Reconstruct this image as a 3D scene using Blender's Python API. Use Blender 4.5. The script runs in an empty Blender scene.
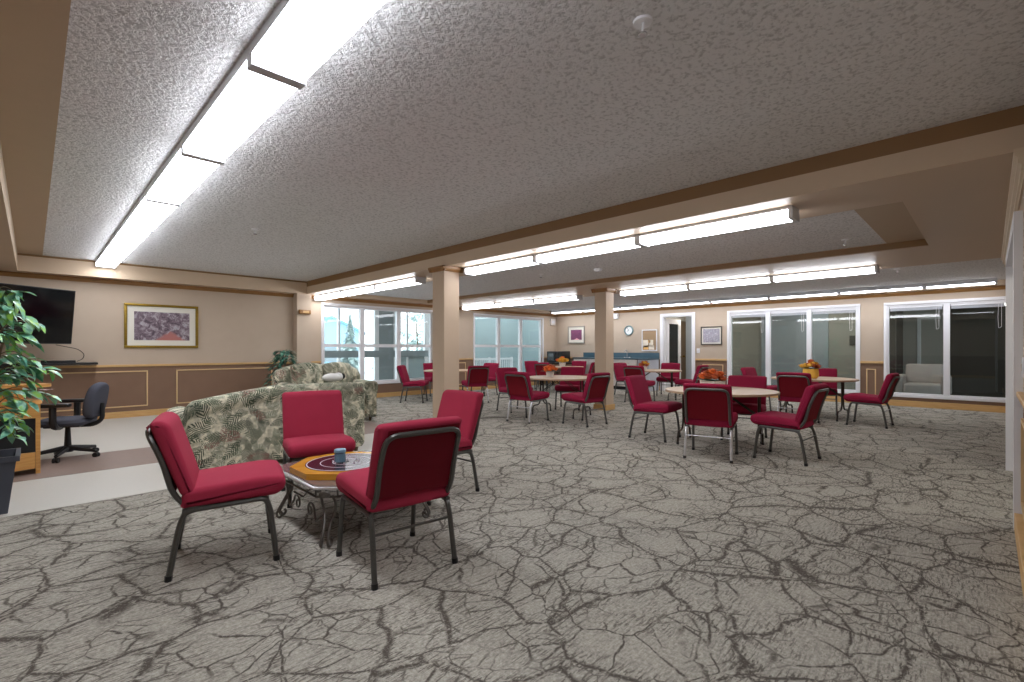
import bpy, bmesh, math, random
from mathutils import Vector, Matrix
PI = math.pi
random.seed(7)
C = bpy.context.scene.collection
scene = bpy.context.scene

# ------------------------------------------------------------------ mesh helpers
def S(hexcol):
    h = hexcol.lstrip('#')
    def f(c):
        c /= 255.0
        return c / 12.92 if c <= 0.04045 else ((c + 0.055) / 1.055) ** 2.4
    return tuple(f(int(h[i:i + 2], 16)) for i in (0, 2, 4)) + (1.0,)

class MB:
    def __init__(self):
        self.bm = bmesh.new()
    def box(self, x0, x1, y0, y1, z0, z1, bevel=0.0, seg=2, M=None):
        m = Matrix.Translation(((x0 + x1) / 2, (y0 + y1) / 2, (z0 + z1) / 2)) @ Matrix.Diagonal((abs(x1 - x0), abs(y1 - y0), abs(z1 - z0), 1))
        r = bmesh.ops.create_cube(self.bm, size=1.0, matrix=m)
        vs = r['verts']
        if bevel > 0:
            es = list({e for v in vs for e in v.link_edges})
            rb = bmesh.ops.bevel(self.bm, geom=es, offset=bevel, segments=seg, affect='EDGES', profile=0.5)
            vs = list({v for f in rb['faces'] for v in f.verts} | {v for v in vs if v.is_valid})
        if M is not None:
            bmesh.ops.transform(self.bm, matrix=M, verts=vs)
        return self
    def tube(self, pts, r, n=8, fillet=0.0, closed=False, flat=None):
        P = [Vector(p) for p in pts]
        if fillet > 0:
            P = fillet_path(P, fillet, 5)
        N = len(P)
        rings = []
        up = None
        for i in range(N):
            if closed:
                t = (P[(i + 1) % N] - P[i - 1]).normalized()
            else:
                t = ((P[min(i + 1, N - 1)] - P[max(i - 1, 0)])).normalized()
            if up is None:
                a = Vector((0, 0, 1)) if abs(t.z) < 0.9 else Vector((1, 0, 0))
                up = (a - t * a.dot(t)).normalized()
            else:
                up = (up - t * up.dot(t)).normalized()
            sd = t.cross(up)
            rr = r
            if isinstance(r, (list, tuple)):
                ft = i / (N - 1) * (len(r) - 1); fi = min(int(ft), len(r) - 2)
                rr = r[fi] + (r[fi + 1] - r[fi]) * (ft - fi)
            ring = []
            for k in range(n):
                a = 2 * PI * k / n
                ring.append(self.bm.verts.new(P[i] + up * math.cos(a) * rr + sd * math.sin(a) * rr))
            rings.append(ring)
        M_ = N if closed else N - 1
        for i in range(M_):
            A, B = rings[i], rings[(i + 1) % N]
            for k in range(n):
                self.bm.faces.new((A[k], A[(k + 1) % n], B[(k + 1) % n], B[k]))
        if not closed:
            self.bm.faces.new(list(reversed(rings[0])))
            self.bm.faces.new(rings[-1])
        return self
    def lathe(self, prof, c=(0, 0, 0), n=24, M=None, loop=False):
        c = Vector(c)
        rings = []
        allv = []
        for (r, z) in prof:
            if r < 1e-5:
                v = self.bm.verts.new(c + Vector((0, 0, z))); rings.append([v]); allv.append(v)
            else:
                ring = [self.bm.verts.new(c + Vector((r * math.cos(2 * PI * k / n), r * math.sin(2 * PI * k / n), z))) for k in range(n)]
                rings.append(ring); allv += ring
        for A, B in (zip(rings, rings[1:] + rings[:1]) if loop else zip(rings[:-1], rings[1:])):
            if len(A) == 1 and len(B) == 1: continue
            for k in range(n):
                k2 = (k + 1) % n
                if len(A) == 1: self.bm.faces.new((A[0], B[k2], B[k]))
                elif len(B) == 1: self.bm.faces.new((A[k], A[k2], B[0]))
                else: self.bm.faces.new((A[k], A[k2], B[k2], B[k]))
        if len(rings[0]) > 1 and not loop: self.bm.faces.new(list(reversed(rings[0])))
        if len(rings[-1]) > 1 and not loop: self.bm.faces.new(rings[-1])
        if M is not None: bmesh.ops.transform(self.bm, matrix=M, verts=allv)
        return self
    def prism(self, poly, fn, a0, a1):
        """poly 2D extruded between a0 and a1; fn(u, v, a) -> 3D"""
        A = [self.bm.verts.new(fn(u, v, a0)) for u, v in poly]
        B = [self.bm.verts.new(fn(u, v, a1)) for u, v in poly]
        n = len(poly)
        for k in range(n):
            self.bm.faces.new((A[k], A[(k + 1) % n], B[(k + 1) % n], B[k]))
        self.bm.faces.new(list(reversed(A))); self.bm.faces.new(B)
        return self
    def puff(self, outline, fn, a0, a1, r, n=4, bulge=0.0):
        """closed 2D outline extruded from a0 to a1 with rounded ends"""
        N = len(outline)
        P = [Vector((p[0], p[1])) for p in outline]
        area = sum(P[i].x * P[(i + 1) % N].y - P[(i + 1) % N].x * P[i].y for i in range(N))
        sg = 1 if area > 0 else -1
        nor = []
        for i in range(N):
            t = (P[(i + 1) % N] - P[i - 1]).normalized()
            nor.append(Vector((t.y, -t.x)) * sg)
        lay = []
        for k in range(n + 1):
            a = PI / 2 * k / n
            lay.append((a0 + r * (1 - math.sin(a)), r * (1 - math.cos(PI / 2 - a))))
        lay = [(a0 + r * (1 - math.cos(PI / 2 * k / n)), r * (1 - math.sin(PI / 2 * k / n))) for k in range(n + 1)]
        mid = []
        for k in range(1, 6):
            f = k / 6.0
            mid.append((a0 + r + (a1 - a0 - 2 * r) * f, -bulge * math.sin(PI * f)))
        lay2 = [(a1 - (l[0] - a0), l[1]) for l in reversed(lay)]
        rings = []
        for (a, off) in lay + mid + lay2:
            rings.append([self.bm.verts.new(fn(*(P[i] - nor[i] * off), a)) for i in range(N)])
        for A, B in zip(rings[:-1], rings[1:]):
            for k in range(N):
                self.bm.faces.new((A[k], A[(k + 1) % N], B[(k + 1) % N], B[k]))
        self.bm.faces.new(list(reversed(rings[0]))); self.bm.faces.new(rings[-1])
        return self
    def quad(self, a, b, c, d):
        self.bm.faces.new([self.bm.verts.new(p) for p in (a, b, c, d)])
        return self
    def leaf(self, p, d, up, L, W, fold=0.25, droop=0.3):
        """a pointed leaf of two folded halves, base p, along d"""
        d = Vector(d).normalized(); up = Vector(up)
        s = d.cross(up)
        if s.length < 1e-4: s = d.cross(Vector((1, 0.3, 0)))
        s.normalize(); u = s.cross(d)
        p = Vector(p)
        prof = [(0.0, 0.0), (0.22, 0.75), (0.5, 1.0), (0.78, 0.6), (1.0, 0.0)]
        mid, lf, rt = [], [], []
        for (t, w) in prof:
            c = p + d * L * t - u * droop * L * t * t
            mid.append(self.bm.verts.new(c))
            if 0 < t < 1:
                lf.append(self.bm.verts.new(c + s * W * w * 0.5 + u * fold * W * w * 0.5))
                rt.append(self.bm.verts.new(c - s * W * w * 0.5 + u * fold * W * w * 0.5))
        f = self.bm.faces.new
        f((mid[0], mid[1], lf[0])); f((mid[0], rt[0], mid[1]))
        for i in (0, 1):
            f((mid[i + 1], mid[i + 2], lf[i + 1], lf[i])); f((mid[i + 1], rt[i], rt[i + 1], mid[i + 2]))
        f((mid[3], mid[4], lf[2])); f((mid[3], rt[2], mid[4]))
        return self
    def blob(self, c, rx, ry, rz, sub=2, jit=0.0, M=None):
        r = bmesh.ops.create_icosphere(self.bm, subdivisions=sub, radius=1.0)
        for v in r['verts']:
            k = 1 + random.uniform(-jit, jit)
            v.co = Vector((v.co.x * rx * k, v.co.y * ry * k, v.co.z * rz * k))
        m = Matrix.Translation(Vector(c))
        if M is not None: m = m @ M
        bmesh.ops.transform(self.bm, matrix=m, verts=r['verts'])
        return self
    def build(self, name, mat, parent=None, smooth=True, angle=40, recalc=True):
        if recalc: bmesh.ops.recalc_face_normals(self.bm, faces=self.bm.faces[:])
        me = bpy.data.meshes.new(name)
        self.bm.to_mesh(me); self.bm.free()
        me.materials.append(mat)
        if smooth:
            me.polygons.foreach_set('use_smooth', [True] * len(me.polygons))
            me.set_sharp_from_angle(angle=math.radians(angle))
        o = bpy.data.objects.new(name, me)
        C.objects.link(o)
        if parent is not None: o.parent = parent
        return o

def fillet_path(P, r, n):
    out = [P[0]]
    for i in range(1, len(P) - 1):
        a, b, c = P[i - 1], P[i], P[i + 1]
        d1 = (a - b); d2 = (c - b)
        rr = min(r, d1.length * 0.48, d2.length * 0.48)
        p1 = b + d1.normalized() * rr; p2 = b + d2.normalized() * rr
        for k in range(n + 1):
            t = k / n
            out.append(p1 * (1 - t) ** 2 + b * 2 * t * (1 - t) + p2 * t * t)
    out.append(P[-1])
    return out

def rpoly(pts, r, n=4):
    """closed polygon with rounded corners; r a number or list"""
    N = len(pts); out = []
    for i in range(N):
        a, b, c = Vector(pts[i - 1]), Vector(pts[i]), Vector(pts[(i + 1) % N])
        rr = r[i] if isinstance(r, (list, tuple)) else r
        d1, d2 = a - b, c - b
        rr = min(rr, d1.length * 0.48, d2.length * 0.48)
        p1 = b + d1.normalized() * rr; p2 = b + d2.normalized() * rr
        for k in range(n + 1):
            t = k / n
            q = p1 * (1 - t) ** 2 + b * 2 * t * (1 - t) + p2 * t * t
            out.append((q.x, q.y))
    return out

XZ = lambda u, v, a: Vector((u, a, v))      # outline in x,z ; extruded along y
YZ = lambda u, v, a: Vector((a, u, v))      # outline in y,z ; extruded along x
XY = lambda u, v, a: Vector((u, v, a))

def thing(name, label, cat, loc=(0, 0, 0), rz=0.0, group=None):
    o = bpy.data.objects.new(name, None); C.objects.link(o)
    o.empty_display_size = 0.1
    o.location = loc; o.rotation_euler = (0, 0, rz)
    o['label'] = label; o['category'] = cat
    if group: o['group'] = group
    return o
def tag(o, label, cat, group=None):
    o['label'] = label; o['category'] = cat
    if group: o['group'] = group
    return o
def st(o, label=None):
    o['kind'] = 'structure'
    o['label'] = label or o.name.split('.')[0].replace('_', ' ') + ' of the room'
    o['category'] = o.name.split('.')[0].split('_')[0]
    return o
def dup(root, loc, rz, label, group=None):
    r = root.copy(); C.objects.link(r); r.location = loc; r.rotation_euler = (0, 0, rz)
    r['label'] = label
    if group: r['group'] = group
    for ch in list(root.children):
        c = ch.copy(); C.objects.link(c); c.parent = r
        for g in list(ch.children):
            d = g.copy(); C.objects.link(d); d.parent = c
    return r

# ------------------------------------------------------------------ materials
class NT:
    def __init__(self, name):
        self.m = bpy.data.materials.new(name); self.m.use_nodes = True
        self.t = self.m.node_tree; self.b = self.t.nodes['Principled BSDF']; self.out = self.t.nodes['Material Output']
    def n(self, typ, **kw):
        nd = self.t.nodes.new(typ)
        for k, v in kw.items(): setattr(nd, k, v)
        return nd
    def l(self, a, b): self.t.links.new(a, b)
    def setv(self, sock, v):
        if isinstance(v, (int, float, tuple, list)): sock.default_value = v
        else: self.l(v, sock)
    def math(self, op, a, b=0.0, c=0.0):
        nd = self.n('ShaderNodeMath', operation=op)
        self.setv(nd.inputs[0], a); self.setv(nd.inputs[1], b); self.setv(nd.inputs[2], c)
        return nd.outputs[0]
    def mix(self, f, a, b):
        nd = self.n('ShaderNodeMix', data_type='RGBA')
        self.setv(nd.inputs[0], f); self.setv(nd.inputs[6], a); self.setv(nd.inputs[7], b)
        return nd.outputs[2]
    def noise(self, vec, scale, detail=3.0, rough=0.55, dist=0.0, color=False):
        nd = self.n('ShaderNodeTexNoise')
        if vec is not None: self.l(vec, nd.inputs['Vector'])
        nd.inputs['Scale'].default_value = scale; nd.inputs['Detail'].default_value = detail
        nd.inputs['Roughness'].default_value = rough; nd.inputs['Distortion'].default_value = dist
        return nd.outputs['Color' if color else 'Fac']
    def ramp(self, f, stops, interp='LINEAR'):
        nd = self.n('ShaderNodeValToRGB'); self.l(f, nd.inputs[0])
        cr = nd.color_ramp; cr.interpolation = interp
        while len(cr.elements) > 1: cr.elements.remove(cr.elements[-1])
        cr.elements[0].position = stops[0][0]; cr.elements[0].color = stops[0][1]
        for p, c in stops[1:]:
            e = cr.elements.new(p); e.color = c
        return nd.outputs[0]
    def step(self, f, lo, hi):
        nd = self.n('ShaderNodeMapRange'); self.l(f, nd.inputs[0])
        nd.inputs[1].default_value = lo; nd.inputs[2].default_value = hi
        return nd.outputs[0]
    def pos(self):
        return self.n('ShaderNodeNewGeometry').outputs['Position']
    def obj(self):
        return self.n('ShaderNodeTexCoord').outputs['Object']
    def gen(self):
        return self.n('ShaderNodeTexCoord').outputs['Generated']
    def mapping(self, vec, loc=(0, 0, 0), rot=(0, 0, 0), scale=(1, 1, 1)):
        nd = self.n('ShaderNodeMapping'); self.l(vec, nd.inputs[0])
        nd.inputs[1].default_value = loc; nd.inputs[2].default_value = rot; nd.inputs[3].default_value = scale
        return nd.outputs[0]
    def bump(self, h, strength=0.3, dist=0.01):
        nd = self.n('ShaderNodeBump'); self.l(h, nd.inputs['Height'])
        nd.inputs['Strength'].default_value = strength; nd.inputs['Distance'].default_value = dist
        self.l(nd.outputs[0], self.b.inputs['Normal'])
    def base(self, c, rough=0.6, metal=0.0, spec=0.5):
        self.setv(self.b.inputs['Base Color'], c)
        self.b.inputs['Roughness'].default_value = rough; self.b.inputs['Metallic'].default_value = metal
        self.b.inputs['Specular IOR Level'].default_value = spec
        return self.m

def pm(name, col, rough=0.6, metal=0.0, var=0.06, scale=8.0, bump=0.0, spec=0.5, bscale=200):
    t = NT(name); c = S(col)
    f = t.noise(t.obj(), scale, 3)
    dk = tuple(x * (1 - var) for x in c[:3]) + (1,); lt = tuple(min(1, x * (1 + var)) for x in c[:3]) + (1,)
    t.base(t.mix(f, dk, lt), rough, metal, spec)
    if bump: t.bump(t.noise(t.obj(), bscale, 2), bump, 0.002)
    return t.m

def emis(name, col, strength):
    t = NT(name)
    t.base(S('#f4f4f4'), 0.5)
    t.b.inputs['Emission Color'].default_value = S(col); t.b.inputs['Emission Strength'].default_value = strength
    return t.m

def wood(name, c1, c2, rough=0.4, rot=0.0, scale=1.0):
    t = NT(name)
    v = t.mapping(t.obj(), rot=(0, 0, rot), scale=(2.0 * scale, 2.0 * scale, 30 * scale))
    f = t.noise(v, 3.0, 4, 0.6, 0.4)
    t.base(t.ramp(f, [(0.3, S(c1)), (0.7, S(c2))]), rough)
    return t.m

def carpet():
    t = NT('carpet_branches')
    p = t.pos()
    warp = t.noise(p, 1.1, 2, 0.5, 0, True)
    warp2 = t.noise(p, 11.0, 2, 0.5, 0, True)
    vm = t.n('ShaderNodeVectorMath', operation='MULTIPLY_ADD'); t.l(warp, vm.inputs[0]); vm.inputs[1].default_value = (0.5, 0.5, 0); t.l(p, vm.inputs[2])
    vm2 = t.n('ShaderNodeVectorMath', operation='MULTIPLY_ADD'); t.l(warp2, vm2.inputs[0]); vm2.inputs[1].default_value = (0.05, 0.05, 0); t.l(vm.outputs[0], vm2.inputs[2])
    w = vm2.outputs[0]
    def edges(scale, rot, sc, lo, hi, seed, far=0):
        v = t.n('ShaderNodeTexVoronoi', feature='DISTANCE_TO_EDGE')
        t.l(t.mapping(w, loc=(seed, seed * 2, 0), rot=(0, 0, rot), scale=sc), v.inputs['Vector']); v.inputs['Scale'].default_value = scale
        if far: return t.math('SUBTRACT', 1.0, t.step(v.outputs['Distance'], lo, hi)), t.math('SUBTRACT', 1.0, t.step(v.outputs['Distance'], .03, far))
        return t.math('SUBTRACT', 1.0, t.step(v.outputs['Distance'], lo, hi))
    e1, near = edges(2.0, 0.5, (1, 1.25, 1), 0.009, 0.028, 0.3, 0.17)
    e2 = edges(3.1, -0.7, (1, 1.3, 1), 0.009, 0.028, 3.1)
    e3 = edges(6.0, 0.2, (1, 1.5, 1), 0.010, 0.044, 7.7)
    brk = t.step(t.noise(p, 1.9, 2), 0.40, 0.50)
    brk3 = t.step(t.noise(p, 3.1, 3), 0.43, 0.52)
    fuzz = t.step(t.noise(p, 30, 2, 0.6), 0.30, 0.46)
    e2 = t.math('MULTIPLY', e2, brk)
    e3 = t.math('MULTIPLY', t.math('MULTIPLY', e3, brk3), 0.85)
    lines = t.math('MULTIPLY', t.math('MAXIMUM', t.math('MAXIMUM', e1, e2), e3), fuzz)
    # short dashes running the weave direction, clustered
    st_ = t.noise(t.mapping(p, rot=(0, 0, -0.43), scale=(9, 50, 1)), 1.6, 3, 0.7)
    cl = t.step(t.noise(p, 2.4, 3), 0.43, 0.60)
    cl = t.math('MAXIMUM', t.math('MULTIPLY', cl, 0.8), near)
    dashes = t.math('MULTIPLY', t.step(st_, 0.52, 0.57), cl)
    dk = t.math('MAXIMUM', lines, t.math('MULTIPLY', dashes, 0.9))
    grain = t.noise(p, 90, 2, 0.7)
    dk = t.math('MULTIPLY', dk, t.step(grain, 0.2, 0.45))
    rib = t.noise(t.mapping(p, rot=(0, 0, -0.43), scale=(8, 95, 1)), 1.5, 2)
    base = t.mix(rib, S('#9a968c'), S('#dcd6c8'))
    base = t.mix(t.step(t.noise(p, 0.8, 2), 0.35, 0.7), base, t.mix(0.5, base, S('#b0ada4')))
    sp1 = t.step(t.noise(p, 55, 4, 0.8), 0.36, 0.64)
    base = t.mix(t.math('MULTIPLY', t.math('SUBTRACT', 1.0, sp1), 0.6), base, S('#655f57'))
    col = t.mix(t.math('MULTIPLY', dk, 0.88), base, S('#423b35'))
    t.base(col, 0.95, 0, 0.1)
    t.bump(t.noise(p, 160, 3), 0.5, 0.006)
    return t.m

def stucco():
    t = NT('stucco_ceiling')
    p = t.pos()
    n1 = t.noise(p, 38, 3, 0.6, 0.35)
    n2 = t.noise(p, 80, 2, 0.6)
    h = t.math('ADD', t.step(n1, 0.38, 0.62), t.math('MULTIPLY', n2, 0.4))
    t.base(t.mix(t.step(n1, 0.34, 0.5), S('#bcbcbd'), S('#e2e2e3')), 0.95, 0, 0.1)
    t.bump(h, 0.55, 0.012)
    return t.m

def twotone(name, zc=0.945):
    t = NT(name)
    p = t.pos()
    sp = t.n('ShaderNodeSeparateXYZ'); t.l(p, sp.inputs[0])
    f = t.math('GREATER_THAN', sp.outputs[2], zc)
    n = t.noise(p, 3, 2)
    up = t.mix(n, S('#beac99'), S('#c7b6a3')); lo = t.mix(n, S('#7f6452'), S('#8a6e5b'))
    t.base(t.mix(f, lo, up), 0.75, 0, 0.3)
    t.bump(t.noise(p, 160, 2), 0.08, 0.002)
    return t.m

def floral():
    t = NT('fern_fabric')
    o = t.obj()
    sp = t.n('ShaderNodeSeparateXYZ'); t.l(o, sp.inputs[0])
    u = t.math('ADD', sp.outputs[0], t.math('MULTIPLY', sp.outputs[1], 0.55))
    v = t.math('ADD', sp.outputs[2], t.math('MULTIPLY', sp.outputs[1], 0.8))
    cb = t.n('ShaderNodeCombineXYZ'); t.l(u, cb.inputs[0]); t.l(v, cb.inputs[1])
    wv = t.noise(cb.outputs[0], 7, 2, 0.5, 0, True)
    vm = t.n('ShaderNodeVectorMath', operation='MULTIPLY_ADD'); t.l(wv, vm.inputs[0]); vm.inputs[1].default_value = (0.05, 0.05, 0); t.l(cb.outputs[0], vm.inputs[2])
    uv = vm.outputs[0]
    def fronds(scale, freq, off):
        vo = t.n('ShaderNodeTexVoronoi', feature='F1', voronoi_dimensions='2D'); vo.inputs['Scale'].default_value = scale
        q = t.mapping(uv, loc=(off, off * 1.7, 0)); t.l(q, vo.inputs['Vector'])
        ds = t.n('ShaderNodeVectorMath', operation='SUBTRACT'); t.l(q, ds.inputs[0]); t.l(vo.outputs['Position'], ds.inputs[1])
        sc = t.n('ShaderNodeSeparateColor'); t.l(vo.outputs['Color'], sc.inputs[0])
        ang = t.math('MULTIPLY', sc.outputs[0], 6.283)
        vr = t.n('ShaderNodeVectorRotate', rotation_type='Z_AXIS'); t.l(ds.outputs[0], vr.inputs['Vector']); t.l(ang, vr.inputs['Angle'])
        s2 = t.n('ShaderNodeSeparateXYZ'); t.l(vr.outputs[0], s2.inputs[0])
        ax = t.math('ABSOLUTE', s2.outputs[0])
        str_ = t.math('SINE', t.math('MULTIPLY', t.math('SUBTRACT', s2.outputs[1], t.math('MULTIPLY', ax, 1.1)), freq))
        shape = t.math('LESS_THAN', t.math('ADD', t.math('MULTIPLY', ax, 1.9), t.math('ABSOLUTE', t.math('MULTIPLY', s2.outputs[1], 0.8))), 0.72 / scale)
        return t.math('MULTIPLY', t.step(str_, -0.35, 0.25), shape), sc.outputs[1]
    f1, r1 = fronds(6.3, 235, 0.0)
    f2, r2 = fronds(9.0, 320, 0.37)
    n = t.noise(uv, 26, 3, 0.6)
    base = t.mix(t.step(n, 0.35, 0.65), S('#b5b29a'), S('#efe9d3'))
    g1 = t.mix(r1, S('#1e2c22'), S('#4a5a43')); g2 = t.mix(r2, S('#2b3a31'), S('#6d7c66'))
    col = t.mix(t.math('MULTIPLY', f2, 0.9), base, g2)
    col = t.mix(t.math('MULTIPLY', f1, 0.92), col, g1)
    dkv = t.step(t.noise(uv, 5.0, 3), 0.56, 0.66)
    col = t.mix(t.math('MULTIPLY', dkv, 0.6), col, S('#3b463a'))
    vb = t.n('ShaderNodeTexVoronoi', voronoi_dimensions='2D'); vb.inputs['Scale'].default_value = 60; t.l(uv, vb.inputs['Vector'])
    berry = t.math('MULTIPLY', t.math('LESS_THAN', vb.outputs['Distance'], 0.42), t.step(t.noise(uv, 4.3, 1), 0.60, 0.64))
    col = t.mix(t.math('MULTIPLY', berry, 0.75), col, S('#8e5a55'))
    t.base(col, 0.9, 0, 0.2)
    t.bump(t.noise(o, 300, 2), 0.2, 0.002)
    return t.m

def glass(name, tint='#f2f6f5', refl=1.0):
    t = NT(name)
    tr = t.n('ShaderNodeBsdfTransparent'); tr.inputs[0].default_value = S(tint)
    gl = t.n('ShaderNodeBsdfGlossy'); gl.inputs['Roughness'].default_value = 0.01
    fr = t.n('ShaderNodeFresnel'); fr.inputs[0].default_value = 1.5
    bf = t.n('ShaderNodeNewGeometry').outputs['Backfacing']
    f = t.math('MULTIPLY', t.math('MULTIPLY', fr.outputs[0], refl), t.math('SUBTRACT', 1.0, bf))
    mx = t.n('ShaderNodeMixShader'); t.l(f, mx.inputs[0]); t.l(tr.outputs[0], mx.inputs[1]); t.l(gl.outputs[0], mx.inputs[2])
    t.l(mx.outputs[0], t.out.inputs[0])
    return t.m

def painting(name, cols, path=None, axis=0):
    """soft painted scene: axis = index of the horizontal generated coordinate"""
    t = NT(name)
    g = t.gen(); sp = t.n('ShaderNodeSeparateXYZ'); t.l(g, sp.inputs[0])
    x, z = sp.outputs[axis], sp.outputs[2]
    cb = t.n('ShaderNodeCombineXYZ'); t.l(t.math('MULTIPLY', x, 1.7), cb.inputs[0]); t.l(z, cb.inputs[1])
    f = t.noise(cb.outputs[0], 5.5, 5, 0.72, 0.9)
    st_ = [(0.25 + 0.5 * i / (len(cols) - 1), S(c)) for i, c in enumerate(cols)]
    col = t.ramp(f, st_)
    if path:
        # a warm wedge rising from the bottom edge
        d = t.math('ADD', t.math('ABSOLUTE', t.math('SUBTRACT', x, path[1])), t.math('MULTIPLY', z, path[2]))
        d = t.math('ADD', d, t.math('MULTIPLY', f, 0.15))
        col = t.mix(t.math('SUBTRACT', 1.0, t.step(d, path[3] - 0.05, path[3] + 0.03)), col, S(path[0]))
    t.base(col, 0.5)
    return t.m

def leafmat(name, c1, c2, c3):
    t = NT(name)
    p = t.obj()
    f = t.noise(p, 14, 2)
    col = t.ramp(f, [(0.36, S(c1)), (0.5, S(c2)), (0.64, S(c3))])
    t.base(col, 0.38, 0, 0.5)
    return t.m

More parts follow.
